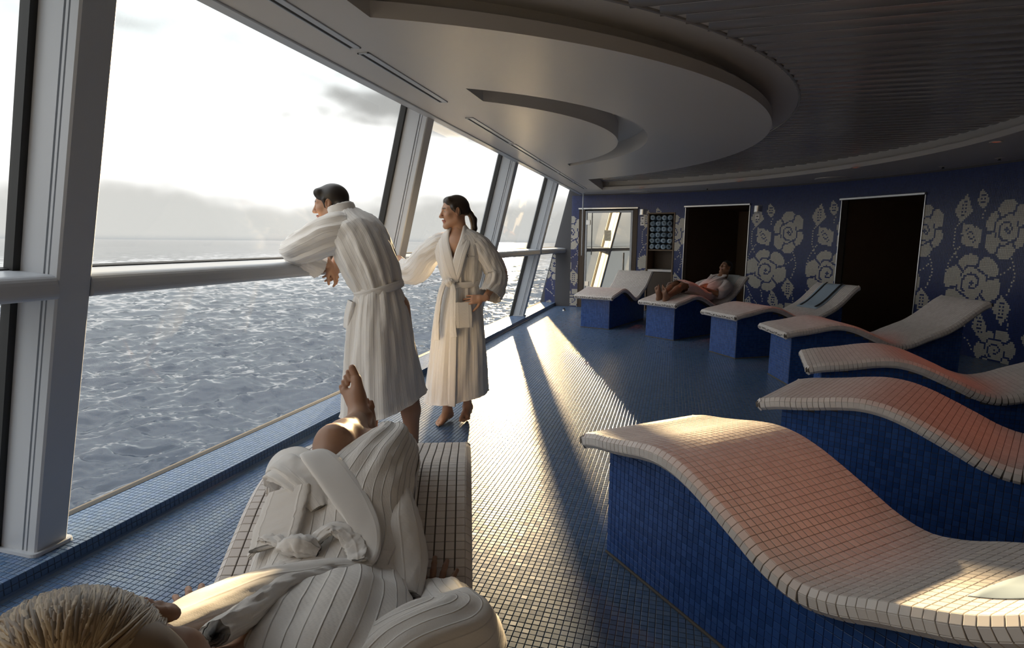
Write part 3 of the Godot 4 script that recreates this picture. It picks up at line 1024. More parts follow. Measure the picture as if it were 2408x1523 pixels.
func build_loungers() -> void:
	if prof_pts.size() == 0: make_profile()
	var core := slab_core()
	var mesh := tile_mesh(0.0250, 0.0011, 0.004)
	var total: float = prof_len[188]
	var rows := int((total - 0.04) / TILE)
	var pitch := (total - 0.04) / rows
	var cols := 22
	var wt := HALF - CUT
	var cp := 2.0 * wt / cols
	var top := []
	var ttone := PackedByteArray()
	for r in rows:
		var pr := prof_at(0.020 + (r + 0.5) * pitch)
		var p: Vector2 = pr[0]
		var t: Vector2 = pr[1]
		var along := Vector3(0, t.y, -t.x)
		var up := Vector3(0, t.x, t.y)
		var nrm := Vector2(-t.y, t.x)
		for c in cols:
			top.append(frame_tile(L3(p.x, p.y, -wt + (c + 0.5) * cp), along, up))
			ttone.append(rng.randi() % 3)
		for s in [-1.0, 1.0]:
			var side := Vector3(s, 0, 0)
			for k in 3:
				var drop: float = [CUT * 0.5, 0.033, 0.0575][k]
				var lat: float = [HALF - CUT * 0.5, HALF, HALF - CUT * 0.5][k]
				var q := p - nrm * drop
				top.append(frame_tile(L3(q.x, q.y, s * lat), along, [side + up, side, side - up][k]))
				ttone.append(rng.randi() % 3)
	for e in 2:                                   # nosing at the foot and the head
		var pr := prof_at(0.001 if e == 0 else total - 0.001)
		var p: Vector2 = pr[0]
		var t: Vector2 = pr[1]
		var out2 := -t if e == 0 else t
		var nrm := Vector2(-t.y, t.x)
		var out := Vector3(0, out2.y, -out2.x)
		var up := Vector3(0, nrm.y, -nrm.x)
		for k in 3:
			var q: Vector2 = p - nrm * float([CUT * 0.5, 0.033, 0.0575][k]) - out2 * float([CUT * 0.5, 0.0, CUT * 0.5][k])
			for c in cols:
				top.append(frame_tile(L3(q.x, q.y, -wt + (c + 0.5) * cp), Vector3.RIGHT, [out + up, out, out - up][k]))
				ttone.append(rng.randi() % 3)
			for sd in [-1.0, 1.0]:                    # corner tiles
				var side := Vector3(sd, 0, 0)
				top.append(frame_tile(L3(q.x - out2.x * 0.005, q.y, sd * (HALF - CUT * 0.62)), Vector3.RIGHT, [out + up + side, out + side, out - up + side][k]))
				ttone.append(rng.randi() % 3)
	# base: block of blue tiles that follows the underside
	var s0 := 0.115
	var s1 := 1.70
	var bw := 0.248
	var poly := PackedVector2Array()
	poly.append(Vector2(s1 - 0.003, 0.0))
	poly.append(Vector2(s0 + 0.003, 0.0))
	var ss := s0
	while ss <= s1 + 0.001:
		poly.append(Vector2(clampf(ss, s0 + 0.003, s1 - 0.003), lounger_top(ss) - DEEP + 0.004))
		ss += 0.045
	var base_mesh := extrude_mesh(poly, -bw + 0.0035, bw - 0.0035, Transform3D(Basis(Vector3(0, 0, -1), Vector3.UP, Vector3(1, 0, 0)), Vector3.ZERO))
	var btile := []
	var btone := PackedByteArray()
	var y := TILE / 2 + 0.012
	while y < 0.80:
		var s := s0 + TILE / 2
		while s < s1:
			if y + TILE * 0.4 < lounger_top(s) - DEEP:
				for e in [-1.0, 1.0]:
					btile.append(frame_tile(L3(s, y, e * bw), Vector3(0, 0, -1), Vector3(e, 0, 0)))
					btone.append(rng.randi() % 3)
			s += TILE
		var c := -bw + TILE / 2
		while c < bw:
			if y + TILE * 0.4 < lounger_top(s0) - DEEP:
				btile.append(frame_tile(L3(s0, y, c), Vector3.RIGHT, Vector3(0, 0, 1)))
				btone.append(rng.randi() % 3)
			if y + TILE * 0.4 < lounger_top(s1) - DEEP:
				btile.append(frame_tile(L3(s1, y, c), Vector3.RIGHT, Vector3(0, 0, -1)))
				btone.append(rng.randi() % 3)
			c += TILE
		y += TILE
	var strip := Faces.new()
	strip.box(Vector3(-bw - 0.006, 0, -s1 - 0.006), Vector3(bw + 0.006, 0.011, -s0 + 0.006), 0.003)
	var strip_mesh := faces_mesh(strip)
	for l in LOUNGERS:
		var o := thing("lounger", l.label, "lounger")
		o.transform = lounger_xf(l)
		var slab := part("slab", core, M.grout_white, o)
		var near: bool = l.k in ["W", "A", "B"]
		lay_tiles(top, ttone, mesh, "lounger_tile", WHITE_TONES, slab, false, 300 if near else 0)
		var base := part("base", base_mesh, M.grout_blue, o)
		lay_tiles(btile, btone, mesh, "blue_tile", BLUE_TONES, base, false, 300 if near else 0)
		part("skirting", strip_mesh, M.grout_floor, o)
	# reddish heat lamps in the ring soffit behind the loungers
	for i in range(1, 8):
		var l: Dictionary = LOUNGERS[i]
		var a := deg_to_rad(l.a)
		var p := Vector3(l.x + sin(a) * 1.98, SOFFIT, l.z - cos(a) * 1.98)
		var lamp := thing("heat_lamp", "small recessed round heat lamp in the soffit over a lounger's head", "lamp", p, 0.0, "recessed heat lamps over the loungers")
		part("trim_ring", lathe_mesh([Vector2(0.055, 0.0), Vector2(0.052, -0.008), Vector2(0.040, -0.006), Vector2(0.036, 0.001)], 20), M.lamp_dead, lamp)
		part("bulb", lathe_mesh([Vector2(0.036, -0.001), Vector2(0.02, -0.004), Vector2(0.0, -0.005)], 16), M.bulb, lamp)
		var sp := SpotLight3D.new()
		sp.name = "heat_light"
		sp.light_color = Color(1.0, 0.50, 0.33)
		sp.light_energy = HEAT
		sp.light_size = 0.035
		sp.spot_range = 20.0
		sp.spot_attenuation = 2.0
		sp.spot_angle = 17.0
		sp.spot_angle_attenuation = 1.0
		sp.shadow_enabled = true
		lamp.add_child(sp)
		sp.look_at_from_position(p + Vector3(0, -0.012, 0), lounger_xf(l) * L3(0.70, 0.60, 0.0), Vector3(0, 0, 1))

const HEAT := 0.30

func build_towels() -> void:
	# folded blue towel with two black stripes on a backrest
	for k in 3:
		var l: Dictionary = LOUNGERS[[5, 6, 1][k]]
		var t := thing("folded_towel", ["folded blue towel with black stripes on an empty lounger's backrest", "pale folded towel under the reclining man's head", "blue folded towel on the salmon-lit lounger's seat"][k], "towel")
		t.transform = lounger_xf(l)
		var s0: float = [1.40, 1.52, 1.465][k]
		var s1: float = [1.84, 1.87, 1.85][k]
		var l0: float = [-0.20, -0.21, -0.18][k]
		var l1: float = [0.14, 0.21, 0.20][k]
		var th := 0.022
		var nu := 17
		var nv := 17
		var skew: float = [0.0, 0.0, -0.05][k]
		var pts := PackedVector3Array()
		var under := PackedVector3Array()
		var ring := PackedVector3Array()
		for j in nv:
			var fs := j / (nv - 1.0)
			for side in 2:
				for i in nu:
					var fl := i / (nu - 1.0) if side == 0 else 1.0 - i / (nu - 1.0)
					var s := lerpf(s0, s1, fs) + skew * (fl - 0.5)
					var edge := minf(minf(fs, 1 - fs) * 14.0, minf(fl, 1 - fl) * 14.0)
					var h := th * sqrt(clampf(edge, 0.02, 1.0)) if side == 0 else 0.001
					h += 0.0015 * sin(fl * 17.0 + fs * 9.0) * (1 if side == 0 else 0)
					ring.append(L3(clampf(s, 0.0, 1.88), lounger_top(clampf(s, 0.0, 1.88)) + h, lerpf(l0, l1, fl)))
		part("cloth", grid_mesh(ring, nu * 2, nv, true, PackedVector2Array(), true, true, true), [M.towel_blue, M.towel_pale, M.towel_blue][k], t)
		if k == 0:
			for st in [[-0.135, 0.020], [0.108, 0.024]]:
				var sp := PackedVector3Array()
				for j in nv:
					var s := lerpf(s0 + 0.004, s1 - 0.004, j / (nv - 1.0))
					for i in 2: sp.append(L3(s, lounger_top(s) + th + 0.0035, st[0] + (i - 0.5) * st[1] * 1.4))
				part("stripe", grid_mesh(sp, 2, nv, false, PackedVector2Array(), true), M.stripe_black, t)

# ================================================================ the sea
const SEA_Y := -19.0

func build_sea() -> void:
	var n1 := FastNoiseLite.new()
	n1.seed = 7
	n1.frequency = 1.0
	n1.noise_type = FastNoiseLite.TYPE_SIMPLEX_SMOOTH
	n1.fractal_type = FastNoiseLite.FRACTAL_RIDGED
	n1.fractal_octaves = 4
	n1.fractal_gain = 0.45
	var n2 := FastNoiseLite.new()
	n2.seed = 21
	n2.frequency = 1.0
	n2.fractal_octaves = 4
	var pts := PackedVector3Array()
	var na := 560
	var radii := []
	var r := 14.0
	while r < 8000.0:
		radii.append(r)
		r *= 1.0 + clampf(0.0042 + r * 0.000012, 0.0042, 0.12)
	for rr in radii:
		var cut := clampf(1.0 - rr / 1500.0, 0.0, 1.0)
		for i in na:
			var a := deg_to_rad(lerpf(-112.0, 3.0, i / (na - 1.0)))
			var x: float = sin(a) * rr
			var z: float = -cos(a) * rr
			# long crests run roughly along the sight line's left-right
			var u := x * 0.80 + z * 0.60
			var w := -x * 0.60 + z * 0.80
			var big := n2.get_noise_2d(u * 0.055, w * 0.022)
			var mid := n1.get_noise_2d(u * 0.13 + big * 0.8, w * 0.062)
			var small := n1.get_noise_2d(u * 0.46 + 50.0, w * 0.24 + mid)
			var y: float = (1.25 * big + 0.85 * mid + 0.20 * small) * cut
			pts.append(Vector3(x, SEA_Y + y, z))
	var o := part("sea", grid_mesh(pts, na, radii.size()), M.sea_water, self)
	tag(o, "grey-blue choppy open sea beyond the windows", "sea", "", "stuff")

# ================================================================ figures: soft bodies from bones, cloth from lofted rings
class Flesh:
	# distances to tapered bones and ellipsoids on a grid, joined smoothly, meshed as surface nets
	var prims := []
	func bone(a: Vector3, b: Vector3, ra: float, rb: float, k := 0.02) -> void:
		prims.append([0, a, b, ra, rb, k])
	func egg(c: Vector3, r: Vector3, b := Basis(), k := 0.02) -> void:
		prims.append([1, c, r, b, b.inverse(), k])
	func cut(c: Vector3, r: Vector3, b := Basis(), k := 0.01) -> void:
		prims.append([2, c, r, b, b.inverse(), k])
	func mesh_into(cell: float, V: PackedVector3Array, I: PackedInt32Array) -> void:
		var lo := Vector3.ONE * 1e9
		var hi := -lo
		for p in prims:
			if p[0] == 2: continue
			if p[0] == 0:
				var m: float = maxf(p[3], p[4])
				lo = lo.min((p[1] as Vector3).min(p[2]) - Vector3.ONE * m)
				hi = hi.max((p[1] as Vector3).max(p[2]) + Vector3.ONE * m)
			else:
				var m: float = maxf(p[2].x, maxf(p[2].y, p[2].z))
				lo = lo.min((p[1] as Vector3) - Vector3.ONE * m)
				hi = hi.max((p[1] as Vector3) + Vector3.ONE * m)
		lo -= Vector3.ONE * cell * 3.0
		hi += Vector3.ONE * cell * 3.0
		var nx := int(ceil((hi.x - lo.x) / cell)) + 1
		var ny := int(ceil((hi.y - lo.y) / cell)) + 1
		var nz := int(ceil((hi.z - lo.z) / cell)) + 1
		var D := PackedFloat32Array()
		D.resize(nx * ny * nz)
		D.fill(1.0)
		var sxy := nx * ny
		for p in prims:
			var k: float = p[5]
			var reach := k + cell * 2.5
			var blo: Vector3
			var bhi: Vector3
			if p[0] == 0:
				var m: float = maxf(p[3], p[4]) + reach
				blo = (p[1] as Vector3).min(p[2]) - Vector3.ONE * m
				bhi = (p[1] as Vector3).max(p[2]) + Vector3.ONE * m
			else:
				var m: float = maxf(p[2].x, maxf(p[2].y, p[2].z)) + reach
				blo = (p[1] as Vector3) - Vector3.ONE * m
				bhi = (p[1] as Vector3) + Vector3.ONE * m
			var x0 := clampi(int((blo.x - lo.x) / cell), 0, nx - 1)
			var x1 := clampi(int((bhi.x - lo.x) / cell) + 1, 0, nx - 1)
			var y0 := clampi(int((blo.y - lo.y) / cell), 0, ny - 1)
			var y1 := clampi(int((bhi.y - lo.y) / cell) + 1, 0, ny - 1)
			var z0 := clampi(int((blo.z - lo.z) / cell), 0, nz - 1)
			var z1 := clampi(int((bhi.z - lo.z) / cell) + 1, 0, nz - 1)
			var kind: int = p[0]
			var A: Vector3 = p[1]
			var ab := Vector3()
			var il := 0.0
			var ra := 0.0
			var rd := 0.0
			var R := Vector3.ONE
			var inv := Basis()
			if kind == 0:
				ab = p[2] - A
				il = 1.0 / maxf(ab.length_squared(), 1e-9)
				ra = p[3]
				rd = p[4] - p[3]
			else:
				R = p[2]
				inv = p[4]
			var iR := Vector3(1.0 / R.x, 1.0 / R.y, 1.0 / R.z)
			for z in range(z0, z1 + 1):
				for y in range(y0, y1 + 1):
					var at := z * sxy + y * nx + x0
					var q := Vector3(lo.x + x0 * cell, lo.y + y * cell, lo.z + z * cell) - A
					for x in range(x0, x1 + 1):
						var d: float
						if kind == 0:
							var t := clampf(q.dot(ab) * il, 0.0, 1.0)
							d = (q - ab * t).length() - (ra + rd * t)
						else:
							var e := inv * q
							var e1 := e * iR
							var k0 := e1.length()
							var k1 := (e1 * iR).length()
							d = k0 * (k0 - 1.0) / maxf(k1, 1e-6)
						var o := D[at]
						if kind == 2:
							d = -d
							var h := maxf(k - absf(o - d), 0.0) / k
							D[at] = maxf(o, d) + h * h * k * 0.25
						else:
							var h := maxf(k - absf(o - d), 0.0) / k
							D[at] = minf(o, d) - h * h * k * 0.25
						at += 1
						q.x += cell
		var id := PackedInt32Array()
		id.resize(nx * ny * nz)
		id.fill(-1)
		var near := cell * 1.9
		var base := V.size()
		for z in nz - 1:
			for y in ny - 1:
				var at := z * sxy + y * nx
				for x in nx - 1:
					var d0 := D[at]
					if d0 < near and d0 > -near:
						var c1 := D[at + 1]
						var c2 := D[at + nx]
						var c3 := D[at + nx + 1]
						var c4 := D[at + sxy]
						var c5 := D[at + sxy + 1]
						var c6 := D[at + sxy + nx]
						var c7 := D[at + sxy + nx + 1]
						var m := (1 if d0 < 0 else 0) + (1 if c1 < 0 else 0) + (1 if c2 < 0 else 0) + (1 if c3 < 0 else 0) + (1 if c4 < 0 else 0) + (1 if c5 < 0 else 0) + (1 if c6 < 0 else 0) + (1 if c7 < 0 else 0)
						if m > 0 and m < 8:
							var s := Vector3()
							var n := 0
							if (d0 < 0) != (c1 < 0): s += Vector3(d0 / (d0 - c1), 0, 0); n += 1
							if (c2 < 0) != (c3 < 0): s += Vector3(c2 / (c2 - c3), 1, 0); n += 1
							if (c4 < 0) != (c5 < 0): s += Vector3(c4 / (c4 - c5), 0, 1); n += 1
							if (c6 < 0) != (c7 < 0): s += Vector3(c6 / (c6 - c7), 1, 1); n += 1
							if (d0 < 0) != (c2 < 0): s += Vector3(0, d0 / (d0 - c2), 0); n += 1
							if (c1 < 0) != (c3 < 0): s += Vector3(1, c1 / (c1 - c3), 0); n += 1
							if (c4 < 0) != (c6 < 0): s += Vector3(0, c4 / (c4 - c6), 1); n += 1
							if (c5 < 0) != (c7 < 0): s += Vector3(1, c5 / (c5 - c7), 1); n += 1
							if (d0 < 0) != (c4 < 0): s += Vector3(0, 0, d0 / (d0 - c4)); n += 1
							if (c1 < 0) != (c5 < 0): s += Vector3(1, 0, c1 / (c1 - c5)); n += 1
							if (c2 < 0) != (c6 < 0): s += Vector3(0, 1, c2 / (c2 - c6)); n += 1
							if (c3 < 0) != (c7 < 0): s += Vector3(1, 1, c3 / (c3 - c7)); n += 1
							id[at] = V.size()
							V.append(lo + (Vector3(x, y, z) + s / n) * cell)
					at += 1
		for z in range(1, nz - 1):
			for y in range(1, ny - 1):
				var at := z * sxy + y * nx + 1
				for x in range(1, nx - 1):
					var d0 := D[at]
					if d0 < near and d0 > -near:
						var in0 := d0 < 0
						for ax in 3:
							var st := 1 if ax == 0 else (nx if ax == 1 else sxy)
							if in0 == (D[at + st] < 0): continue
							var u := nx if ax == 0 else (sxy if ax == 1 else 1)
							var w := sxy if ax == 0 else (1 if ax == 1 else nx)
							var a := id[at]
							var b := id[at - u]
							var c := id[at - u - w]
							var d := id[at - w]
							if a < 0 or b < 0 or c < 0 or d < 0: continue
							if in0: I.append_array([a, c, b, a, d, c])
							else: I.append_array([a, b, c, a, c, d])
					at += 1

# one skin mesh out of several grids: [flesh, cell]; tint gives each vertex its colour
func skin_mesh(parts: Array, tint: Array) -> ArrayMesh:
	var V := PackedVector3Array()
	var I := PackedInt32Array()
	var C := PackedColorArray()
	for p in parts:
		var from := V.size()
		p[0].mesh_into(p[1], V, I)
		var inv: Transform3D = (p[2] as Transform3D).affine_inverse() if p.size() > 2 else Transform3D()
		for i in range(from, V.size()):
			var c: Color = tint[0]
			if p.size() > 2: c = face_tint(inv * V[i], tint)
			C.append(c)
	return commit(V, smooth_normals(V, I), I, PackedVector2Array(), C)

func face_tint(q: Vector3, tint: Array) -> Color:      # q in head axes: x to the figure's left, y up, z forwards
	var c: Color = tint[0]
	if q.z > 0.05:
		var ax := absf(q.x)
		if ax > 0.012 and ax < 0.046 and absf(q.y - 0.029 - 0.10 * (ax - 0.03) * (-1.0 if ax > 0.03 else 0.4)) < 0.0048 and q.z > 0.06: return tint[1]
		if Vector2((ax - 0.030) / 0.013, (q.y - 0.006) / 0.0055).length() < 1.0: return Color(0.06, 0.04, 0.03) if absf(ax - 0.029) < 0.006 else Color(0.42, 0.38, 0.34)
		if ax < 0.024 - absf(q.y + 0.064) * 0.6 and absf(q.y + 0.064) < 0.010 and q.z > 0.075: return tint[2]
	return c

# head axes at a place: facing f, upright u
func head_xf(c: Vector3, f: Vector3, u := Vector3.UP) -> Transform3D:
	f = f.normalized()
	var x := u.cross(f).normalized()
	return Transform3D(Basis(x, f.cross(x), f), c)

func add_head(F: Flesh, t: Transform3D, man := false, ears := true) -> void:
	var B := t.basis
	var j := 1.08 if man else 1.0
	F.egg(t * Vector3(0, 0.036, -0.014), Vector3(0.073, 0.080, 0.092), B, 0.02)
	F.egg(t * Vector3(0, -0.012, 0.026), Vector3(0.058, 0.082, 0.060), B, 0.03)
	for s in [-1.0, 1.0]:
		F.bone(t * Vector3(s * 0.050 * j, -0.050, 0.000), t * Vector3(s * 0.014 * j, -0.097, 0.066), 0.020 * j, 0.018 * j, 0.030)
		F.egg(t * Vector3(s * 0.040, -0.022, 0.058), Vector3(0.022, 0.020, 0.022), B, 0.024)
		F.bone(t * Vector3(s * 0.012, 0.026, 0.078), t * Vector3(s * 0.042, 0.024, 0.062), 0.011 * j, 0.010, 0.014)
	F.egg(t * Vector3(0, -0.098, 0.072), Vector3(0.017 * j, 0.015, 0.014), B, 0.02)
	F.bone(t * Vector3(0, 0.016, 0.084), t * Vector3(0, -0.026, 0.105), 0.0075, 0.0105 * j, 0.012)
	F.egg(t * Vector3(0, -0.031, 0.104), Vector3(0.011, 0.0085, 0.011), B, 0.008)
	for s in [-1.0, 1.0]: F.egg(t * Vector3(s * 0.011, -0.034, 0.094), Vector3(0.0075, 0.007, 0.009), B, 0.008)
	F.bone(t * Vector3(-0.018, -0.062, 0.081), t * Vector3(0, -0.058, 0.090), 0.005, 0.0065, 0.007)
	F.bone(t * Vector3(0.018, -0.062, 0.081), t * Vector3(0, -0.058, 0.090), 0.005, 0.0065, 0.007)
	F.bone(t * Vector3(-0.013, -0.071, 0.081), t * Vector3(0.013, -0.071, 0.081), 0.0075, 0.0075, 0.008)
	for s in [-1.0, 1.0]: F.cut(t * Vector3(s * 0.031, 0.004, 0.091), Vector3(0.016, 0.011, 0.014), B, 0.014)
	for s in [-1.0, 1.0]: F.egg(t * Vector3(s * 0.030, 0.004, 0.070), Vector3(0.0135, 0.0125, 0.0125), B, 0.004)
	F.cut(t * Vector3(0, -0.0645, 0.099), Vector3(0.020, 0.0012, 0.012), B, 0.004)
	if ears:
		for s in [-1.0, 1.0]:
			var eb := B * Basis(Vector3.UP, s * 0.45) * Basis(Vector3.RIGHT, -0.2)
			F.egg(t * Vector3(s * 0.077, 0.002, -0.006), Vector3(0.0085, 0.032, 0.020), eb, 0.008)
			F.cut(t * Vector3(s * 0.087, 0.006, -0.002), Vector3(0.008, 0.019, 0.011), eb, 0.006)
	F.bone(t * Vector3(0, -0.055, -0.022), t * Vector3(0, -0.125, -0.030), 0.052 * j, 0.052 * j, 0.03)

# hand: w = wrist, fingers along d, n = out of the back of the hand, side +1 when the thumb lies along d x n
func add_hand(F: Flesh, w: Vector3, d: Vector3, n: Vector3, side: float, curl: Array, spread := 1.0, k := 1.0, thumb := 0.6) -> void:
	d = d.normalized()
	n = (n - d * n.dot(d)).normalized()
	var x := d.cross(n) * side
	var P := func(a: float, b: float, c: float) -> Vector3: return w + (x * a + d * b + n * c) * k
	F.bone(P.call(0.0, -0.03, 0.0), P.call(0.0, 0.02, 0.0), 0.026 * k, 0.026 * k, 0.012)
	F.bone(P.call(0.022, 0.030, 0.0), P.call(0.027, 0.080, 0.002), 0.0135 * k, 0.0120 * k, 0.012)
	F.bone(P.call(0.006, 0.025, 0.001), P.call(0.008, 0.084, 0.004), 0.0145 * k, 0.0120 * k, 0.012)
	F.bone(P.call(-0.010, 0.025, 0.0), P.call(-0.011, 0.080, 0.003), 0.0140 * k, 0.0115 * k, 0.012)
	F.bone(P.call(-0.022, 0.020, -0.002), P.call(-0.028, 0.072, -0.001), 0.0130 * k, 0.0105 * k, 0.012)
	var root := [Vector3(0.028, 0.082, 0.002), Vector3(0.009, 0.087, 0.003), Vector3(-0.011, 0.083, 0.002), Vector3(-0.029, 0.075, 0.0)]
	var ln := [[0.041, 0.025, 0.021], [0.046, 0.029, 0.022], [0.043, 0.027, 0.022], [0.033, 0.020, 0.019]]
	for i in 4:
		var fan: float = [0.14, 0.02, -0.10, -0.26][i] * spread
		var p: Vector3 = P.call(root[i].x, root[i].y, root[i].z)
		var fd := (d * cos(fan) + x * sin(fan)).normalized()
		var ang := 0.0
		for jt in 3:
			ang += curl[i] * [0.9, 1.0, 0.7][jt]
			var q: Vector3 = p + (fd * cos(ang) - n * sin(ang)) * ln[i][jt] * k
			var r0: float = [0.0092, 0.0084, 0.0076][jt] * (0.88 if i == 3 else 1.0) * k
			F.bone(p, q, r0, r0 * 0.90, 0.004)
			p = q
	var t0: Vector3 = P.call(0.020, 0.018, -0.006)
	var td := (d * cos(thumb) + x * sin(thumb) - n * 0.25).normalized()
	var t1 := t0 + td * 0.046 * k
	F.bone(t0, t1, 0.0145 * k, 0.0110 * k, 0.010)
	var t2 := t1 + (td + d * 0.35 - n * 0.1).normalized() * 0.030 * k
	F.bone(t1, t2, 0.0105 * k, 0.0095 * k, 0.004)
	F.bone(t2, t2 + (td + d * 0.6 - n * 0.15).normalized() * 0.024 * k, 0.0095 * k, 0.0078 * k, 0.004)

# foot: a = ankle joint, toes along d, u = up the shin side, big = +1 when the big toe lies along d x u
func add_foot(F: Flesh, a: Vector3, d: Vector3, u: Vector3, big: float, k := 1.0) -> void:
	d = d.normalized()
	u = (u - d * u.dot(d)).normalized()
	var x := d.cross(u) * big
	var P := func(i: float, j: float, m: float) -> Vector3: return a + (x * i + u * j + d * m) * k
	F.egg(P.call(0.0, -0.045, -0.035), Vector3(0.030, 0.032, 0.036) * k, Basis(x, u, d), 0.03)
	F.bone(P.call(0.0, -0.005, 0.0), P.call(0.004, -0.044, 0.070), 0.038 * k, 0.030 * k, 0.03)
	F.bone(P.call(0.004, -0.052, -0.02), P.call(0.0, -0.060, 0.07), 0.025 * k, 0.018 * k, 0.02)
	F.bone(P.call(0.012, -0.040, 0.060), P.call(0.024, -0.058, 0.125), 0.026 * k, 0.019 * k, 0.02)
	F.bone(P.call(-0.014, -0.050, 0.060), P.call(-0.028, -0.063, 0.104), 0.021 * k, 0.014 * k, 0.02)
	for s in [-1.0, 1.0]: F.egg(P.call(s * 0.033, 0.0, -0.002), Vector3.ONE * 0.013 * k, Basis(), 0.014)
	F.bone(P.call(0.026, -0.062, 0.132), P.call(0.024, -0.064, 0.172), 0.0145 * k, 0.0125 * k, 0.006)
	for i in 4:
		var t0: Vector3 = P.call(0.004 - i * 0.0135, -0.062 - i * 0.001, 0.134 - i * 0.011)
		F.bone(t0, t0 + (d * 0.030 - u * 0.006) * k * (1.0 - 0.10 * i), 0.0088 * k, 0.0082 * k, 0.0025)

# ---------------------------------------------------------------- cloth
func cat(L: Array, t: float):
	var n := L.size() - 1
	var f := clampf(t, 0.0, 1.0) * n
	var i := mini(int(f), n - 1)
	f -= i
	var p0 = L[maxi(i - 1, 0)]
	var p1 = L[i]
	var p2 = L[i + 1]
	var p3 = L[mini(i + 2, n)]
	return (p1 * 2.0 + (p2 - p0) * f + (p0 * 2.0 - p1 * 5.0 + p2 * 4.0 - p3) * f * f + (p1 * 3.0 - p0 - p2 * 3.0 + p3) * f * f * f) * 0.5

# Rings along P; N points along the second half-axis. o: ribs, fold (amplitudes), freq, wr, seed, arc [from, to] in turns, hem, tilt, cap0, cap1, thick
func loft(P: Array, N: Array, A: Array, B: Array, nu: int, nv: int, o := {}) -> ArrayMesh:
	var nz := FastNoiseLite.new()
	nz.seed = o.get("seed", 3)
	nz.frequency = 1.0
	nz.fractal_octaves = 2
	var arc: Array = o.get("arc", [0.0, 1.0])
	var open: bool = o.has("arc")
	var arcs: Array = o.get("arcs", [])
	var fold: Array = o.get("fold", [0.0, 0.0])
	var freq: float = o.get("freq", 3.0)
	var wr: float = o.get("wr", 0.0)
	var ribs: float = o.get("ribs", 24.0)
	var sq: float = o.get("sq", 1.0)
	var tilt: Vector3 = o.get("tilt", Vector3.ZERO)
	var hem: float = o.get("hem", 0.0)
	var hem0: float = o.get("hem0", 0.0)
	var slant: float = o.get("slant", 0.0)
	var pts := PackedVector3Array()
	var uv := PackedVector2Array()
	var cols := nu + 1 if not open else nu
	var centre := []
	for j in nv: centre.append(cat(P, j / (nv - 1.0)))
	var length := 0.0
	for j in nv:
		var v := j / (nv - 1.0)
		if j: length += (centre[j] as Vector3).distance_to(centre[j - 1])
		var t: Vector3 = (centre[mini(j + 1, nv - 1)] - centre[maxi(j - 1, 0)]).normalized()
		var n: Vector3 = (cat(N, v) as Vector3)
		n = (n - t * n.dot(t)).normalized()
		var x := t.cross(n).normalized()
		var a: float = cat(A, v)
		var b: float = cat(B, v)
		var am: float = cat(fold, v)
		var swell := 1.0
		if hem > 0.0: swell += hem * exp(-pow((1.0 - v) * (nv - 1.0) / 1.3, 2.0)) / maxf(a, 0.02)
		if hem0 > 0.0: swell += hem0 * exp(-pow(v * (nv - 1.0) / 1.3, 2.0)) / maxf(a, 0.02)
		var a0: float = arc[0]
		var a1: float = arc[1]
		if arcs.size():
			var w: Vector2 = cat(arcs, v)
			a0 = w.x
			a1 = w.y
		for i in cols:
			var f := i / (nu - 1.0) if open else float(i) / nu
			var th := TAU * lerpf(a0, a1, f)
			var cs := cos(th)
			var sn := sin(th)
			var ca := signf(cs) * pow(absf(cs), sq)
			var sa := signf(sn) * pow(absf(sn), sq)
			var r := x * ca * a + n * sa * b
			var nn := nz.get_noise_3d(cs * freq, sn * freq, v * freq * 0.45 + slant * f)
			var off := am * (nn * 1.7 + 0.08 * sin(th * round(freq * 3.3) + v * 2.0))
			if wr > 0.0: off += wr * nz.get_noise_3d(cs * freq * 2.0 + 9.0, sn * freq * 2.0, v * freq * 3.4 + 5.0)
			var p: Vector3 = centre[j] + r * swell + r.normalized() * off
			if tilt != Vector3.ZERO: p.y += r.dot(tilt) * v * v
			pts.append(p)
			uv.append(Vector2(f * ribs * absf(a1 - a0), length * 12.0))
	var m := grid_mesh(pts, cols, nv, false, uv, o.get("flip", false))
	var ar := m.surface_get_arrays(0)
	var V: PackedVector3Array = ar[Mesh.ARRAY_VERTEX]
	var NN: PackedVector3Array = ar[Mesh.ARRAY_NORMAL]
	var I: PackedInt32Array = ar[Mesh.ARRAY_INDEX]
	var U: PackedVector2Array = ar[Mesh.ARRAY_TEX_UV]
	if not open:                                     # the seam shares one normal
		for j in nv:
			var q := (NN[j * cols] + NN[j * cols + cols - 1]).normalized()
			NN[j * cols] = q
			NN[j * cols + cols - 1] = q
	if o.has("thick"):                               # inner layer and rims
		var th: float = o.thick
		var k := V.size()
		var count := I.size()
		var sgn := -1.0 if (NN[0].dot(V[0] - centre[0]) > 0) else 1.0
		for i in k:
			V.append(V[i] + NN[i] * th * sgn)
			NN.append(-NN[i])
			U.append(U[i])
		for i in range(0, count, 3): I.append_array([I[i] + k, I[i + 2] + k, I[i + 1] + k])
		var rim := []
		for i in cols - 1:
			rim.append([i, i + 1])
			rim.append([(nv - 1) * cols + i, (nv - 1) * cols + i + 1])
		if open:
			for j in nv - 1:
				rim.append([j * cols, (j + 1) * cols])
				rim.append([j * cols + cols - 1, (j + 1) * cols + cols - 1])
		for e in rim: I.append_array([e[0], e[1], e[0] + k, e[1], e[1] + k, e[0] + k])
	for e in ["cap0", "cap1"]:
		if not o.has(e): continue
		var row := 0 if e == "cap0" else (nv - 1) * cols
		var mid: Vector3 = centre[0] if e == "cap0" else centre[nv - 1]
		mid += (centre[0] - centre[1] if e == "cap0" else centre[nv - 1] - centre[nv - 2]).normalized() * float(o[e])
		V.append(mid)
		NN.append(((mid - (centre[nv / 2] as Vector3)) as Vector3).normalized())
		U.append(U[row])
		for i in cols - 1: I.append_array([V.size() - 1, row + i, row + i + 1])
	return commit(V, NN, I, U)

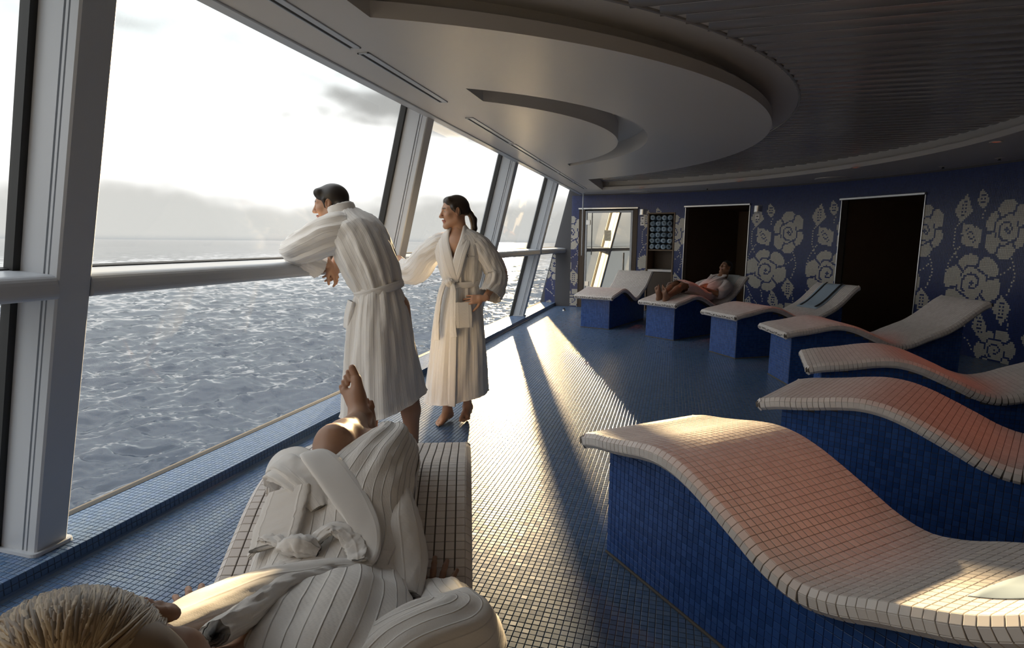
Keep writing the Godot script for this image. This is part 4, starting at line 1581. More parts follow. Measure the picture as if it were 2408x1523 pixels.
# flat band of cloth along a path
func band(P: Array, N: Array, w: Array, th: float, nv: int, o := {}) -> ArrayMesh:
	var T := []
	for i in w.size(): T.append(th)
	var oo := {"ribs": o.get("ribs", 6.0), "fold": o.get("fold", [0.0, 0.0]), "freq": o.get("freq", 2.0), "wr": o.get("wr", 0.0), "seed": o.get("seed", 5), "sq": o.get("sq", 0.6), "cap0": 0.001, "cap1": 0.001}
	return loft(P, N, w, T, 24, nv, oo)

# lock of hair, tapering to its tip
func hair_mesh(locks: Array) -> ArrayMesh:
	var V := PackedVector3Array()
	var I := PackedInt32Array()
	var C := PackedColorArray()
	for l in locks:
		var P: Array = l[0]
		var n := 9
		var base := V.size()
		var side := Vector3.ZERO
		for j in n:
			var v := j / (n - 1.0)
			var p: Vector3 = cat(P, v)
			var t: Vector3 = ((cat(P, v + 0.04) as Vector3) - (cat(P, v - 0.04) as Vector3)).normalized()
			if side == Vector3.ZERO: side = t.cross(Vector3(0.3, 1, 0.2)).normalized()
			side = (side - t * side.dot(t)).normalized()
			var up := side.cross(t)
			var r: float = l[1] * (0.35 + 0.65 * sin(PI * clampf(v * 0.9 + 0.1, 0.0, 1.0)))
			for i in 5:
				var a := TAU * i / 5
				V.append(p + side * cos(a) * r * 1.5 + up * sin(a) * r)
				C.append(l[2])
		for j in n - 1:
			for i in 5:
				var a := base + j * 5 + i
				var b := base + j * 5 + (i + 1) % 5
				I.append_array([a, a + 5, b, b, a + 5, b + 5])
	return commit(V, smooth_normals(V, I), I, PackedVector2Array(), C)

# ================================================================ people
func cloth_materials() -> void:
	var rib := image_tex(128, 64, func(x: float, y: float) -> Color:
		var d := minf(absf(fposmod(x, 1.0) - 0.5), 0.5)
		var h := 0.62 + 0.38 * pow(cos(d * PI), 0.5) * 0.6
		h -= 0.62 * exp(-pow((0.5 - d) / 0.055, 2.0))
		h += 0.10 * sin(x * 613.0 + y * 391.0 + sin(y * 977.0) * 3.0) * sin(y * 733.0 + x * 211.0)
		return Color(h, h, h))
	for k in [["terry_white", Color(0.80, 0.78, 0.76), 0.16], ["terry_inside", Color(0.84, 0.83, 0.82), 0.05], ["terry_deep", Color(0.80, 0.78, 0.76), 0.30], ["terry_pink", Color(0.72, 0.64, 0.62), 0.08]]:
		var m := mat(k[0], k[1], 0.95, 0.0, 0.25)
		bump(m, rib, k[2], Vector3.ONE)
		m.rim_enabled = true
		m.rim = 0.25
		m.rim_tint = 0.6
		m.backlight_enabled = true
		m.backlight = Color(0.20, 0.18, 0.15)
	for k in [["skin_tan", 0.48, 0.10], ["skin_fair", 0.50, 0.12], ["skin_dark", 0.5, 0.05]]:
		var m := mat(k[0], Color(1, 1, 1), k[1])
		m.vertex_color_use_as_albedo = true
		m.subsurf_scatter_enabled = true
		m.subsurf_scatter_strength = k[2]
	mat("hair_dark", Color(0.018, 0.013, 0.010), 0.42)
	mat("hair_brown", Color(0.030, 0.020, 0.013), 0.38)
	var hb := mat("hair_blonde", Color(1, 1, 1), 0.40)
	hb.vertex_color_use_as_albedo = true
	mat("thread_dark", Color(0.05, 0.045, 0.05), 0.8)
	mat("nail", Color(0.62, 0.42, 0.36), 0.15)

const TAN := [Color(0.42, 0.235, 0.145), Color(0.05, 0.03, 0.02), Color(0.34, 0.13, 0.10)]
const FAIR := [Color(0.50, 0.29, 0.19), Color(0.07, 0.045, 0.03), Color(0.42, 0.16, 0.13)]
const DEEP_TAN := [Color(0.26, 0.13, 0.075), Color(0.03, 0.02, 0.015), Color(0.2, 0.08, 0.06)]

func embroidery(parent: Node3D, at: Transform3D, s: float) -> void:
	var font := SystemFont.new()
	font.font_names = ["Droid Serif"]
	var e := Node3D.new()
	e.name = "embroidery"
	parent.add_child(e)
	e.transform = at
	for k in 3:
		var t := TextMesh.new()
		t.font = font
		t.text = ["Celebrity", "X", "Cruises"][k]
		t.font_size = 32
		t.pixel_size = s * [0.00034, 0.00078, 0.00034][k]
		t.depth = s * 0.0012
		var o := part("lettering", t, M.thread_dark, e)
		o.position = Vector3(s * [-0.033, 0.0, 0.031][k], 0, 0)

func person_man_standing() -> void:
	var me := thing("person", "person in a white robe leaning both elbows on the window rail", "person", Vector3(-1.64, 0, -3.08))
	var back := me.global_position
	var T := func(p: Vector3) -> Vector3: return p - back
	var H := head_xf(T.call(Vector3(-2.028, 1.588, -3.125)), Vector3(-0.95, -0.10, 0.30), Vector3(-0.12, 1, 0.02))
	var F := Flesh.new()
	for l in [[Vector3(-1.50, 0.085, -3.10), Vector3(-1.515, 0.50, -3.115), Vector3(-1.62, 0.97, -3.16)], [Vector3(-1.765, 0.085, -3.05), Vector3(-1.765, 0.50, -3.075), Vector3(-1.70, 0.97, -3.03)]]:
		F.bone(T.call(l[0]), T.call(l[0].lerp(l[1], 0.62)), 0.037, 0.056, 0.03)
		F.bone(T.call(l[0].lerp(l[1], 0.62)), T.call(l[1]), 0.056, 0.055, 0.03)
		F.bone(T.call(l[1]), T.call(l[2]), 0.056, 0.085, 0.03)
		add_foot(F, T.call(l[0]), Vector3(-0.93, 0, -0.1), Vector3.UP, 1.0 if l[0].z > -3.08 else -1.0, 1.08)
	F.bone(T.call(Vector3(-1.67, 1.0, -3.09)), T.call(Vector3(-1.80, 1.30, -3.14)), 0.11, 0.11, 0.06)
	F.bone(T.call(Vector3(-1.80, 1.30, -3.14)), T.call(Vector3(-1.93, 1.47, -3.14)), 0.11, 0.06, 0.06)
	F.bone(T.call(Vector3(-1.93, 1.47, -3.14)), H * Vector3(0, -0.06, -0.02), 0.058, 0.055, 0.04)
	for a in [[Vector3(-1.93, 1.44, -3.02), Vector3(-2.21, 1.325, -2.985), Vector3(-2.13, 1.225, -3.215)], [Vector3(-1.93, 1.46, -3.30), Vector3(-2.24, 1.325, -3.60), Vector3(-2.15, 1.25, -3.36)]]:
		F.bone(T.call(a[0]), T.call(a[1]), 0.050, 0.038, 0.03)
		F.bone(T.call(a[1]), T.call(a[2]), 0.040, 0.030, 0.03)
	var hd := Flesh.new()
	add_head(hd, H, true)
	var hand1 := Flesh.new()
	add_hand(hand1, T.call(Vector3(-2.125, 1.222, -3.225)), Vector3(0.10, -0.62, -0.55), Vector3(0.75, 0.25, 0.2), 1.0, [0.35, 0.38, 0.42, 0.45], 0.6, 1.05)
	add_hand(hand1, T.call(Vector3(-2.145, 1.248, -3.35)), Vector3(0.18, -0.55, 0.55), Vector3(0.75, 0.35, -0.2), -1.0, [0.45, 0.45, 0.5, 0.5], 0.5, 1.05)
	part("body", skin_mesh([[F, 0.0125], [hd, 0.0042, H], [hand1, 0.0042]], TAN), M.skin_tan, me)
	var hair := Flesh.new()
	hair.egg(H * Vector3(0, 0.044, -0.018), Vector3(0.080, 0.085, 0.098), H.basis, 0.01)
	hair.bone(H * Vector3(-0.05, 0.075, 0.055), H * Vector3(0.05, 0.075, 0.055), 0.026, 0.026, 0.03)
	hair.bone(H * Vector3(-0.045, -0.02, -0.075), H * Vector3(0.045, -0.02, -0.075), 0.036, 0.036, 0.03)
	for s in [-1.0, 1.0]: hair.bone(H * Vector3(s * 0.070, 0.03, 0.018), H * Vector3(s * 0.068, -0.014, 0.016), 0.012, 0.007, 0.01)
	hair.cut(H * Vector3(0, -0.022, 0.085), Vector3(0.072, 0.082, 0.064), H.basis, 0.008)
	hair.cut(H * Vector3(0, -0.085, 0.0), Vector3(0.10, 0.055, 0.11), H.basis, 0.01)
	for s in [-1.0, 1.0]: hair.cut(H * Vector3(s * 0.085, -0.005, -0.006), Vector3(0.018, 0.034, 0.023), H.basis, 0.006)
	part("hair", skin_mesh([[hair, 0.0055]], [Color.WHITE]), M.hair_dark, me)
	# robe
	var robe := Node3D.new()
	robe.name = "robe"
	me.add_child(robe)
	var map := func(L: Array) -> Array:
		var r := []
		for p in L: r.append(p - back)
		return r
	var BK := Vector3(0.89, 0.45, 0)
	part("torso", loft(map.call([Vector3(-1.700, 1.070, -3.10), Vector3(-1.725, 1.145, -3.105), Vector3(-1.775, 1.25, -3.12), Vector3(-1.835, 1.355, -3.145), Vector3(-1.885, 1.435, -3.155), Vector3(-1.932, 1.505, -3.15), Vector3(-1.963, 1.548, -3.145)]), [BK, BK, BK, BK, BK, BK, BK], [0.150, 0.172, 0.198, 0.215, 0.218, 0.150, 0.068], [0.122, 0.142, 0.152, 0.152, 0.138, 0.096, 0.066], 72, 44, {"ribs": 52, "fold": [0.022, 0.020, 0.015, 0.011, 0.007, 0.004, 0.0], "freq": 2.3, "wr": 0.006, "seed": 8, "sq": 0.88}), M.terry_white, robe)
	part("skirt", loft(map.call([Vector3(-1.700, 1.085, -3.10), Vector3(-1.690, 1.02, -3.09), Vector3(-1.678, 0.88, -3.075), Vector3(-1.668, 0.70, -3.065), Vector3(-1.660, 0.53, -3.055), Vector3(-1.655, 0.395, -3.05)]), [Vector3(1, 0, 0), Vector3(1, 0, 0), Vector3(1, 0, 0), Vector3(1, 0, 0), Vector3(1, 0, 0), Vector3(1, 0, 0)], [0.148, 0.172, 0.205, 0.232, 0.252, 0.266], [0.120, 0.142, 0.175, 0.202, 0.222, 0.238], 96, 52, {"ribs": 60, "fold": [0.006, 0.014, 0.018, 0.019, 0.020, 0.021], "freq": 1.9, "wr": 0.004, "seed": 15, "hem": 0.006, "tilt": Vector3(0.16, 0, -0.20), "thick": 0.006}), M.terry_white, robe)
	part("sleeve", loft(map.call([Vector3(-1.885, 1.425, -3.06), Vector3(-1.955, 1.410, -3.005), Vector3(-2.075, 1.355, -2.975), Vector3(-2.175, 1.318, -2.985), Vector3(-2.212, 1.285, -3.045), Vector3(-2.185, 1.245, -3.12), Vector3(-2.150, 1.215, -3.175)]), [Vector3(0, 1, 0), Vector3(0.3, 1, 0), Vector3(0.35, 1, 0.2), Vector3(0.2, 1, 0.5), Vector3(0.6, 0.8, 0.5), Vector3(0.8, 0.6, 0.3), Vector3(0.8, 0.5, 0.2)], [0.105, 0.112, 0.104, 0.096, 0.085, 0.082, 0.080], [0.120, 0.122, 0.106, 0.090, 0.078, 0.076, 0.078], 56, 44, {"ribs": 26, "fold": [0.004, 0.008, 0.012, 0.013, 0.013, 0.010, 0.008], "freq": 2.0, "wr": 0.010, "seed": 31, "hem": 0.005, "thick": 0.006}), M.terry_white, robe)
	part("sleeve", loft(map.call([Vector3(-1.885, 1.445, -3.25), Vector3(-1.965, 1.43, -3.35), Vector3(-2.11, 1.375, -3.50), Vector3(-2.225, 1.335, -3.595), Vector3(-2.235, 1.305, -3.53), Vector3(-2.19, 1.28, -3.43)]), [Vector3(0, 1, 0), Vector3(0, 1, 0), Vector3(0, 1, 0), Vector3(0.3, 1, 0), Vector3(0.7, 0.7, 0), Vector3(0.7, 0.7, 0)], [0.10, 0.105, 0.095, 0.085, 0.075, 0.072], [0.115, 0.11, 0.095, 0.08, 0.07, 0.07], 40, 30, {"ribs": 26, "fold": [0.004, 0.008, 0.01, 0.01, 0.008, 0.006], "freq": 2.0, "wr": 0.008, "seed": 33, "hem": 0.005, "thick": 0.006}), M.terry_white, robe)
	# belt and collar
	var ring := func(c: Vector3, ax: Vector3, bx: Vector3, n: int, a0: float, a1: float) -> Array:
		var P := []
		var N := []
		for i in n + 1:
			var a := lerpf(a0, a1, float(i) / n)
			P.append(c + ax * cos(a) + bx * sin(a))
			N.append((ax * cos(a) + bx * sin(a)).normalized())
		return [P, N]
	var br: Array = ring.call(T.call(Vector3(-1.700, 1.088, -3.10)), Vector3(0.134, 0.030, 0), Vector3(0, -0.022, 0.163), 24, 0.0, TAU)
	var ws := []
	for i in 25: ws.append(0.024)
	part("belt", band(br[0], br[1], ws, 0.0065, 90, {"ribs": 5, "wr": 0.003, "sq": 0.55}), M.terry_white, robe)
	var cr: Array = ring.call(T.call(Vector3(-1.968, 1.545, -3.138)), Vector3(0.075, 0.022, 0.0), Vector3(0, 0, 0.088), 16, -1.9, 1.9)
	ws = []
	for i in 17: ws.append(lerpf(0.045, 0.034, absf(i - 8) / 8.0))
	part("collar", band(cr[0], cr[1], ws, 0.013, 50, {"ribs": 8, "wr": 0.004}), M.terry_white, robe)
	# patch pocket on the hip towards the window
	part("pocket", loft(map.call([Vector3(-1.822, 1.02, -2.985), Vector3(-1.836, 0.94, -2.972), Vector3(-1.846, 0.86, -2.962)]), [Vector3(-0.75, 0, 0.65), Vector3(-0.75, 0, 0.65), Vector3(-0.75, 0, 0.65)], [0.075, 0.078, 0.072], [0.012, 0.016, 0.012], 24, 18, {"ribs": 12, "sq": 0.5, "cap0": 0.0, "cap1": 0.0, "wr": 0.004}), M.terry_white, robe)

func person_woman_standing() -> void:
	var me := thing("person", "person with a ponytail in a long white robe, one hand on the hip", "person", Vector3(-1.54, 0, -3.98))
	var back := me.global_position
	var T := func(p: Vector3) -> Vector3: return p - back
	var map := func(L: Array) -> Array:
		var r := []
		for p in L: r.append(p - back)
		return r
	var H := head_xf(T.call(Vector3(-1.548, 1.585, -3.962)), Vector3(-0.80, -0.06, 0.58), Vector3(-0.02, 1, 0))
	var F := Flesh.new()
	# her right leg steps forward, the left one carries her
	for l in [[Vector3(-1.615, 0.088, -3.965), Vector3(-1.60, 0.46, -3.90), Vector3(-1.58, 0.90, -3.97), Vector3(-0.16, -0.06, 0.9), -1.0], [Vector3(-1.497, 0.088, -4.095), Vector3(-1.485, 0.47, -4.02), Vector3(-1.44, 0.90, -3.99), Vector3(0.12, -0.02, 0.9), 1.0]]:
		F.bone(T.call(l[0]), T.call(l[0].lerp(l[1], 0.62)), 0.030, 0.048, 0.03)
		F.bone(T.call(l[0].lerp(l[1], 0.62)), T.call(l[1]), 0.048, 0.046, 0.03)
		F.bone(T.call(l[1]), T.call(l[2]), 0.046, 0.075, 0.03)
		add_foot(F, T.call(l[0]), l[3], Vector3.UP, l[4], 0.97)
	F.bone(T.call(Vector3(-1.51, 0.95, -3.975)), T.call(Vector3(-1.515, 1.32, -3.975)), 0.095, 0.09, 0.06)
	F.bone(T.call(Vector3(-1.60, 1.385, -3.98)), T.call(Vector3(-1.43, 1.385, -3.98)), 0.05, 0.05, 0.05)
	F.egg(T.call(Vector3(-1.515, 1.335, -3.925)), Vector3(0.10, 0.09, 0.06), Basis(), 0.05)
	F.bone(T.call(Vector3(-1.52, 1.38, -3.975)), H * Vector3(0, -0.07, -0.02), 0.052, 0.046, 0.04)
	for a in [[Vector3(-1.66, 1.39, -3.98), Vector3(-1.90, 1.17, -4.09), Vector3(-2.06, 1.205, -4.17)], [Vector3(-1.37, 1.39, -3.98), Vector3(-1.205, 1.14, -4.03), Vector3(-1.285, 0.975, -3.885)]]:
		F.bone(T.call(a[0]), T.call(a[1]), 0.042, 0.033, 0.03)
		F.bone(T.call(a[1]), T.call(a[2]), 0.033, 0.024, 0.03)
	var hd := Flesh.new()
	add_head(hd, H)
	var hands := Flesh.new()
	add_hand(hands, T.call(Vector3(-2.065, 1.21, -4.175)), Vector3(-0.8, 0.42, -0.25), Vector3(0.2, 1, 0.1), 1.0, [0.3, 0.3, 0.3, 0.35], 1.0, 0.92)
	add_hand(hands, T.call(Vector3(-1.295, 0.972, -3.865)), Vector3(-0.82, -0.10, 0.30), Vector3(0.25, 0.45, 0.9), -1.0, [0.20, 0.30, 0.34, 0.38], 1.2, 0.92, 0.9)
	part("body", skin_mesh([[F, 0.0125], [hd, 0.0042, H], [hands, 0.0042]], FAIR), M.skin_fair, me)
	var hair := Flesh.new()
	hair.egg(H * Vector3(0, 0.040, -0.020), Vector3(0.078, 0.084, 0.096), H.basis, 0.01)
	hair.bone(H * Vector3(-0.04, 0.085, 0.045), H * Vector3(0.04, 0.085, 0.045), 0.022, 0.022, 0.03)
	for s in [-1.0, 1.0]: hair.bone(H * Vector3(s * 0.066, 0.03, 0.02), H * Vector3(s * 0.070, -0.012, -0.02), 0.016, 0.014, 0.02)
	hair.bone(H * Vector3(0, 0.0, -0.10), H * Vector3(0, -0.012, -0.118), 0.030, 0.022, 0.02)
	hair.cut(H * Vector3(0, -0.018, 0.088), Vector3(0.069, 0.090, 0.066), H.basis, 0.008)
	hair.cut(H * Vector3(0, -0.095, 0.0), Vector3(0.10, 0.060, 0.085), H.basis, 0.01)
	for s in [-1.0, 1.0]: hair.cut(H * Vector3(s * 0.086, -0.004, -0.004), Vector3(0.017, 0.030, 0.020), H.basis, 0.006)
	for i in 3:
		var dx := (i - 1) * 0.010
		hair.bone(H * Vector3(dx, -0.012, -0.118), H * Vector3(dx * 1.4, -0.060, -0.140), 0.017, 0.022, 0.012)
		hair.bone(H * Vector3(dx * 1.4, -0.060, -0.140), H * Vector3(dx * 1.6, -0.125, -0.142), 0.022, 0.018, 0.012)
		hair.bone(H * Vector3(dx * 1.6, -0.125, -0.142), H * Vector3(dx * 0.6, -0.185, -0.128), 0.018, 0.006, 0.012)
	part("hair", skin_mesh([[hair, 0.0055]], [Color.WHITE]), M.hair_brown, me)
	var robe := Node3D.new()
	robe.name = "robe"
	me.add_child(robe)
	var FZ := Vector3(0, 0, 1)
	var n7 := [FZ, FZ, FZ, FZ, FZ, FZ, FZ]
	# torso panels leave the neckline open: angles run from her left (+x) over the front (+z)
	part("torso", loft(map.call([Vector3(-1.503, 1.055, -3.965), Vector3(-1.505, 1.13, -3.965), Vector3(-1.508, 1.23, -3.968), Vector3(-1.512, 1.32, -3.972), Vector3(-1.516, 1.39, -3.978), Vector3(-1.520, 1.435, -3.985), Vector3(-1.522, 1.462, -3.99)]), n7, [0.130, 0.148, 0.172, 0.188, 0.186, 0.135, 0.072], [0.104, 0.118, 0.128, 0.124, 0.100, 0.078, 0.062], 72, 40, {"ribs": 46, "fold": [0.016, 0.017, 0.012, 0.008, 0.005, 0.003, 0.0], "freq": 2.4, "wr": 0.005, "seed": 42, "arcs": [Vector2(0.255, 1.25), Vector2(0.262, 1.245), Vector2(0.275, 1.232), Vector2(0.295, 1.215), Vector2(0.325, 1.19), Vector2(0.36, 1.15), Vector2(0.39, 1.11)], "arc": [0.25, 1.25], "thick": 0.005}), M.terry_white, robe)
	part("skirt", loft(map.call([Vector3(-1.503, 1.07, -3.965), Vector3(-1.506, 0.99, -3.962), Vector3(-1.515, 0.82, -3.958), Vector3(-1.525, 0.60, -3.955), Vector3(-1.535, 0.38, -3.955), Vector3(-1.540, 0.215, -3.955)]), [FZ, FZ, FZ, FZ, FZ, FZ], [0.128, 0.155, 0.185, 0.208, 0.228, 0.246], [0.102, 0.128, 0.160, 0.180, 0.198, 0.212], 96, 60, {"ribs": 60, "fold": [0.010, 0.015, 0.015, 0.017, 0.018, 0.020], "freq": 2.1, "wr": 0.003, "seed": 51, "hem": 0.005, "tilt": Vector3(0.20, 0, -0.10), "thick": 0.006}), M.terry_white, robe)
	# overlapping front edge
	part("front_edge", band(map.call([Vector3(-1.500, 1.04, -3.862), Vector3(-1.495, 0.90, -3.812), Vector3(-1.492, 0.65, -3.780), Vector3(-1.492, 0.40, -3.760), Vector3(-1.492, 0.19, -3.745)]), [FZ, FZ, FZ, FZ, FZ], [0.024, 0.028, 0.030, 0.030, 0.030], 0.010, 50, {"ribs": 5}), M.terry_white, robe)
	part("sleeve", loft(map.call([Vector3(-1.610, 1.370, -3.975), Vector3(-1.67, 1.350, -3.985), Vector3(-1.79, 1.27, -4.03), Vector3(-1.90, 1.165, -4.085), Vector3(-1.98, 1.13, -4.13), Vector3(-2.06, 1.135, -4.17)]), [Vector3(0, 1, 0), Vector3(-0.6, 1, 0), Vector3(-0.6, 1, 0), Vector3(-0.5, 1, 0), Vector3(-0.2, 1, 0), Vector3(-0.1, 1, 0)], [0.075, 0.086, 0.088, 0.088, 0.088, 0.088], [0.070, 0.085, 0.092, 0.102, 0.100, 0.096], 48, 40, {"ribs": 24, "fold": [0.003, 0.006, 0.010, 0.014, 0.012, 0.010], "freq": 2.0, "wr": 0.010, "seed": 60, "hem": 0.004, "thick": 0.005}), M.terry_white, robe)
	part("sleeve", loft(map.call([Vector3(-1.425, 1.370, -3.975), Vector3(-1.365, 1.345, -3.985), Vector3(-1.292, 1.245, -4.005), Vector3(-1.245, 1.145, -4.02), Vector3(-1.240, 1.06, -3.975), Vector3(-1.258, 0.985, -3.915)]), [Vector3(0, 1, 0), Vector3(0.7, 1, 0), Vector3(1, 0.4, 0), Vector3(1, 0, 0), Vector3(1, -0.2, 0), Vector3(1, 0.1, 0)], [0.075, 0.085, 0.088, 0.090, 0.086, 0.080], [0.070, 0.082, 0.082, 0.080, 0.084, 0.084], 48, 40, {"ribs": 24, "fold": [0.003, 0.006, 0.009, 0.013, 0.012, 0.008], "freq": 2.0, "wr": 0.010, "seed": 64, "hem": 0.006, "thick": 0.006}), M.terry_white, robe)
	# shawl collar: behind the neck, down both sides, crossing at the belt
	part("collar", loft(map.call([Vector3(-1.497, 1.085, -3.845), Vector3(-1.525, 1.17, -3.825), Vector3(-1.565, 1.28, -3.842), Vector3(-1.600, 1.385, -3.895), Vector3(-1.590, 1.452, -3.955), Vector3(-1.553, 1.482, -4.028), Vector3(-1.520, 1.487, -4.052), Vector3(-1.485, 1.482, -4.028), Vector3(-1.448, 1.452, -3.955), Vector3(-1.437, 1.385, -3.895), Vector3(-1.455, 1.28, -3.838), Vector3(-1.480, 1.17, -3.830), Vector3(-1.505, 1.095, -3.848)]), [FZ, FZ, FZ, Vector3(-0.3, 0.4, 1), Vector3(-0.8, 0.7, 0.2), Vector3(-0.5, 0.6, -0.6), Vector3(0, 0.5, -1), Vector3(0.5, 0.6, -0.6), Vector3(0.8, 0.7, 0.2), Vector3(0.3, 0.4, 1), FZ, FZ, FZ], [0.028, 0.040, 0.044, 0.042, 0.038, 0.034, 0.034, 0.034, 0.038, 0.042, 0.044, 0.040, 0.028], [0.010, 0.013, 0.014, 0.014, 0.013, 0.012, 0.012, 0.012, 0.013, 0.014, 0.014, 0.013, 0.010], 24, 96, {"ribs": 7, "sq": 0.7, "cap0": 0.0, "cap1": 0.0}), M.terry_white, robe)
	var P := []
	var N := []
	var ws := []
	for i in 25:
		var a := TAU * i / 24.0
		P.append(T.call(Vector3(-1.503 + 0.138 * cos(a), 1.075 - 0.012 * sin(a), -3.965 + 0.112 * sin(a))))
		N.append(Vector3(cos(a), 0, sin(a)))
		ws.append(0.021)
	part("belt", band(P, N, ws, 0.006, 80, {"ribs": 4, "wr": 0.003, "sq": 0.55}), M.terry_white, robe)
	# knot and the two tails
	part("belt_knot", loft(map.call([Vector3(-1.565, 1.088, -3.835), Vector3(-1.545, 1.083, -3.822), Vector3(-1.520, 1.080, -3.820), Vector3(-1.495, 1.074, -3.828)]), [FZ, FZ, FZ, FZ], [0.012, 0.028, 0.027, 0.012], [0.010, 0.022, 0.020, 0.010], 20, 16, {"ribs": 5, "wr": 0.010, "freq": 2.5, "cap0": 0.004, "cap1": 0.004}), M.terry_white, robe)
	part("belt_tail", band(map.call([Vector3(-1.560, 1.085, -3.822), Vector3(-1.585, 1.04, -3.805), Vector3(-1.602, 0.92, -3.776), Vector3(-1.606, 0.79, -3.752), Vector3(-1.600, 0.672, -3.738)]), [Vector3(-0.2, 0, 1), Vector3(-0.3, 0, 1), Vector3(-0.3, 0, 1), Vector3(-0.2, 0, 1), Vector3(-0.2, 0, 1)], [0.016, 0.022, 0.023, 0.023, 0.024], 0.006, 40, {"ribs": 4, "wr": 0.004}), M.terry_white, robe)
	part("belt_tail", band(map.call([Vector3(-1.520, 1.078, -3.820), Vector3(-1.497, 1.03, -3.800), Vector3(-1.487, 0.90, -3.775), Vector3(-1.482, 0.80, -3.758), Vector3(-1.470, 0.700, -3.748)]), [FZ, FZ, FZ, FZ, FZ], [0.015, 0.021, 0.022, 0.022, 0.024], 0.006, 40, {"ribs": 4, "wr": 0.004}), M.terry_white, robe)
	part("pocket", loft(map.call([Vector3(-1.425, 0.945, -3.805), Vector3(-1.415, 0.86, -3.790), Vector3(-1.408, 0.765, -3.782)]), [Vector3(0.45, 0, 0.9), Vector3(0.45, 0, 0.9), Vector3(0.45, 0, 0.9)], [0.058, 0.064, 0.060], [0.007, 0.007, 0.006], 24, 18, {"ribs": 10, "sq": 0.45, "cap0": 0.0, "cap1": 0.0, "wr": 0.004}), M.terry_white, robe)
	embroidery(robe, Transform3D(Basis(Vector3(0.93, -0.02, -0.36).normalized(), Vector3(0, 0.98, 0.1).normalized(), Vector3(0.36, -0.1, 0.93).normalized()), T.call(Vector3(-1.405, 1.272, -3.846))), 1.05)

# cloth laid out in lounger axes: [s, height above the tiles, lateral]
func LP(L: Array) -> Array:
	var r := []
	for p in L: r.append(L3(p[0], lounger_top(clampf(p[0], 0.0, 1.88)) + p[1], p[2]))
	return r

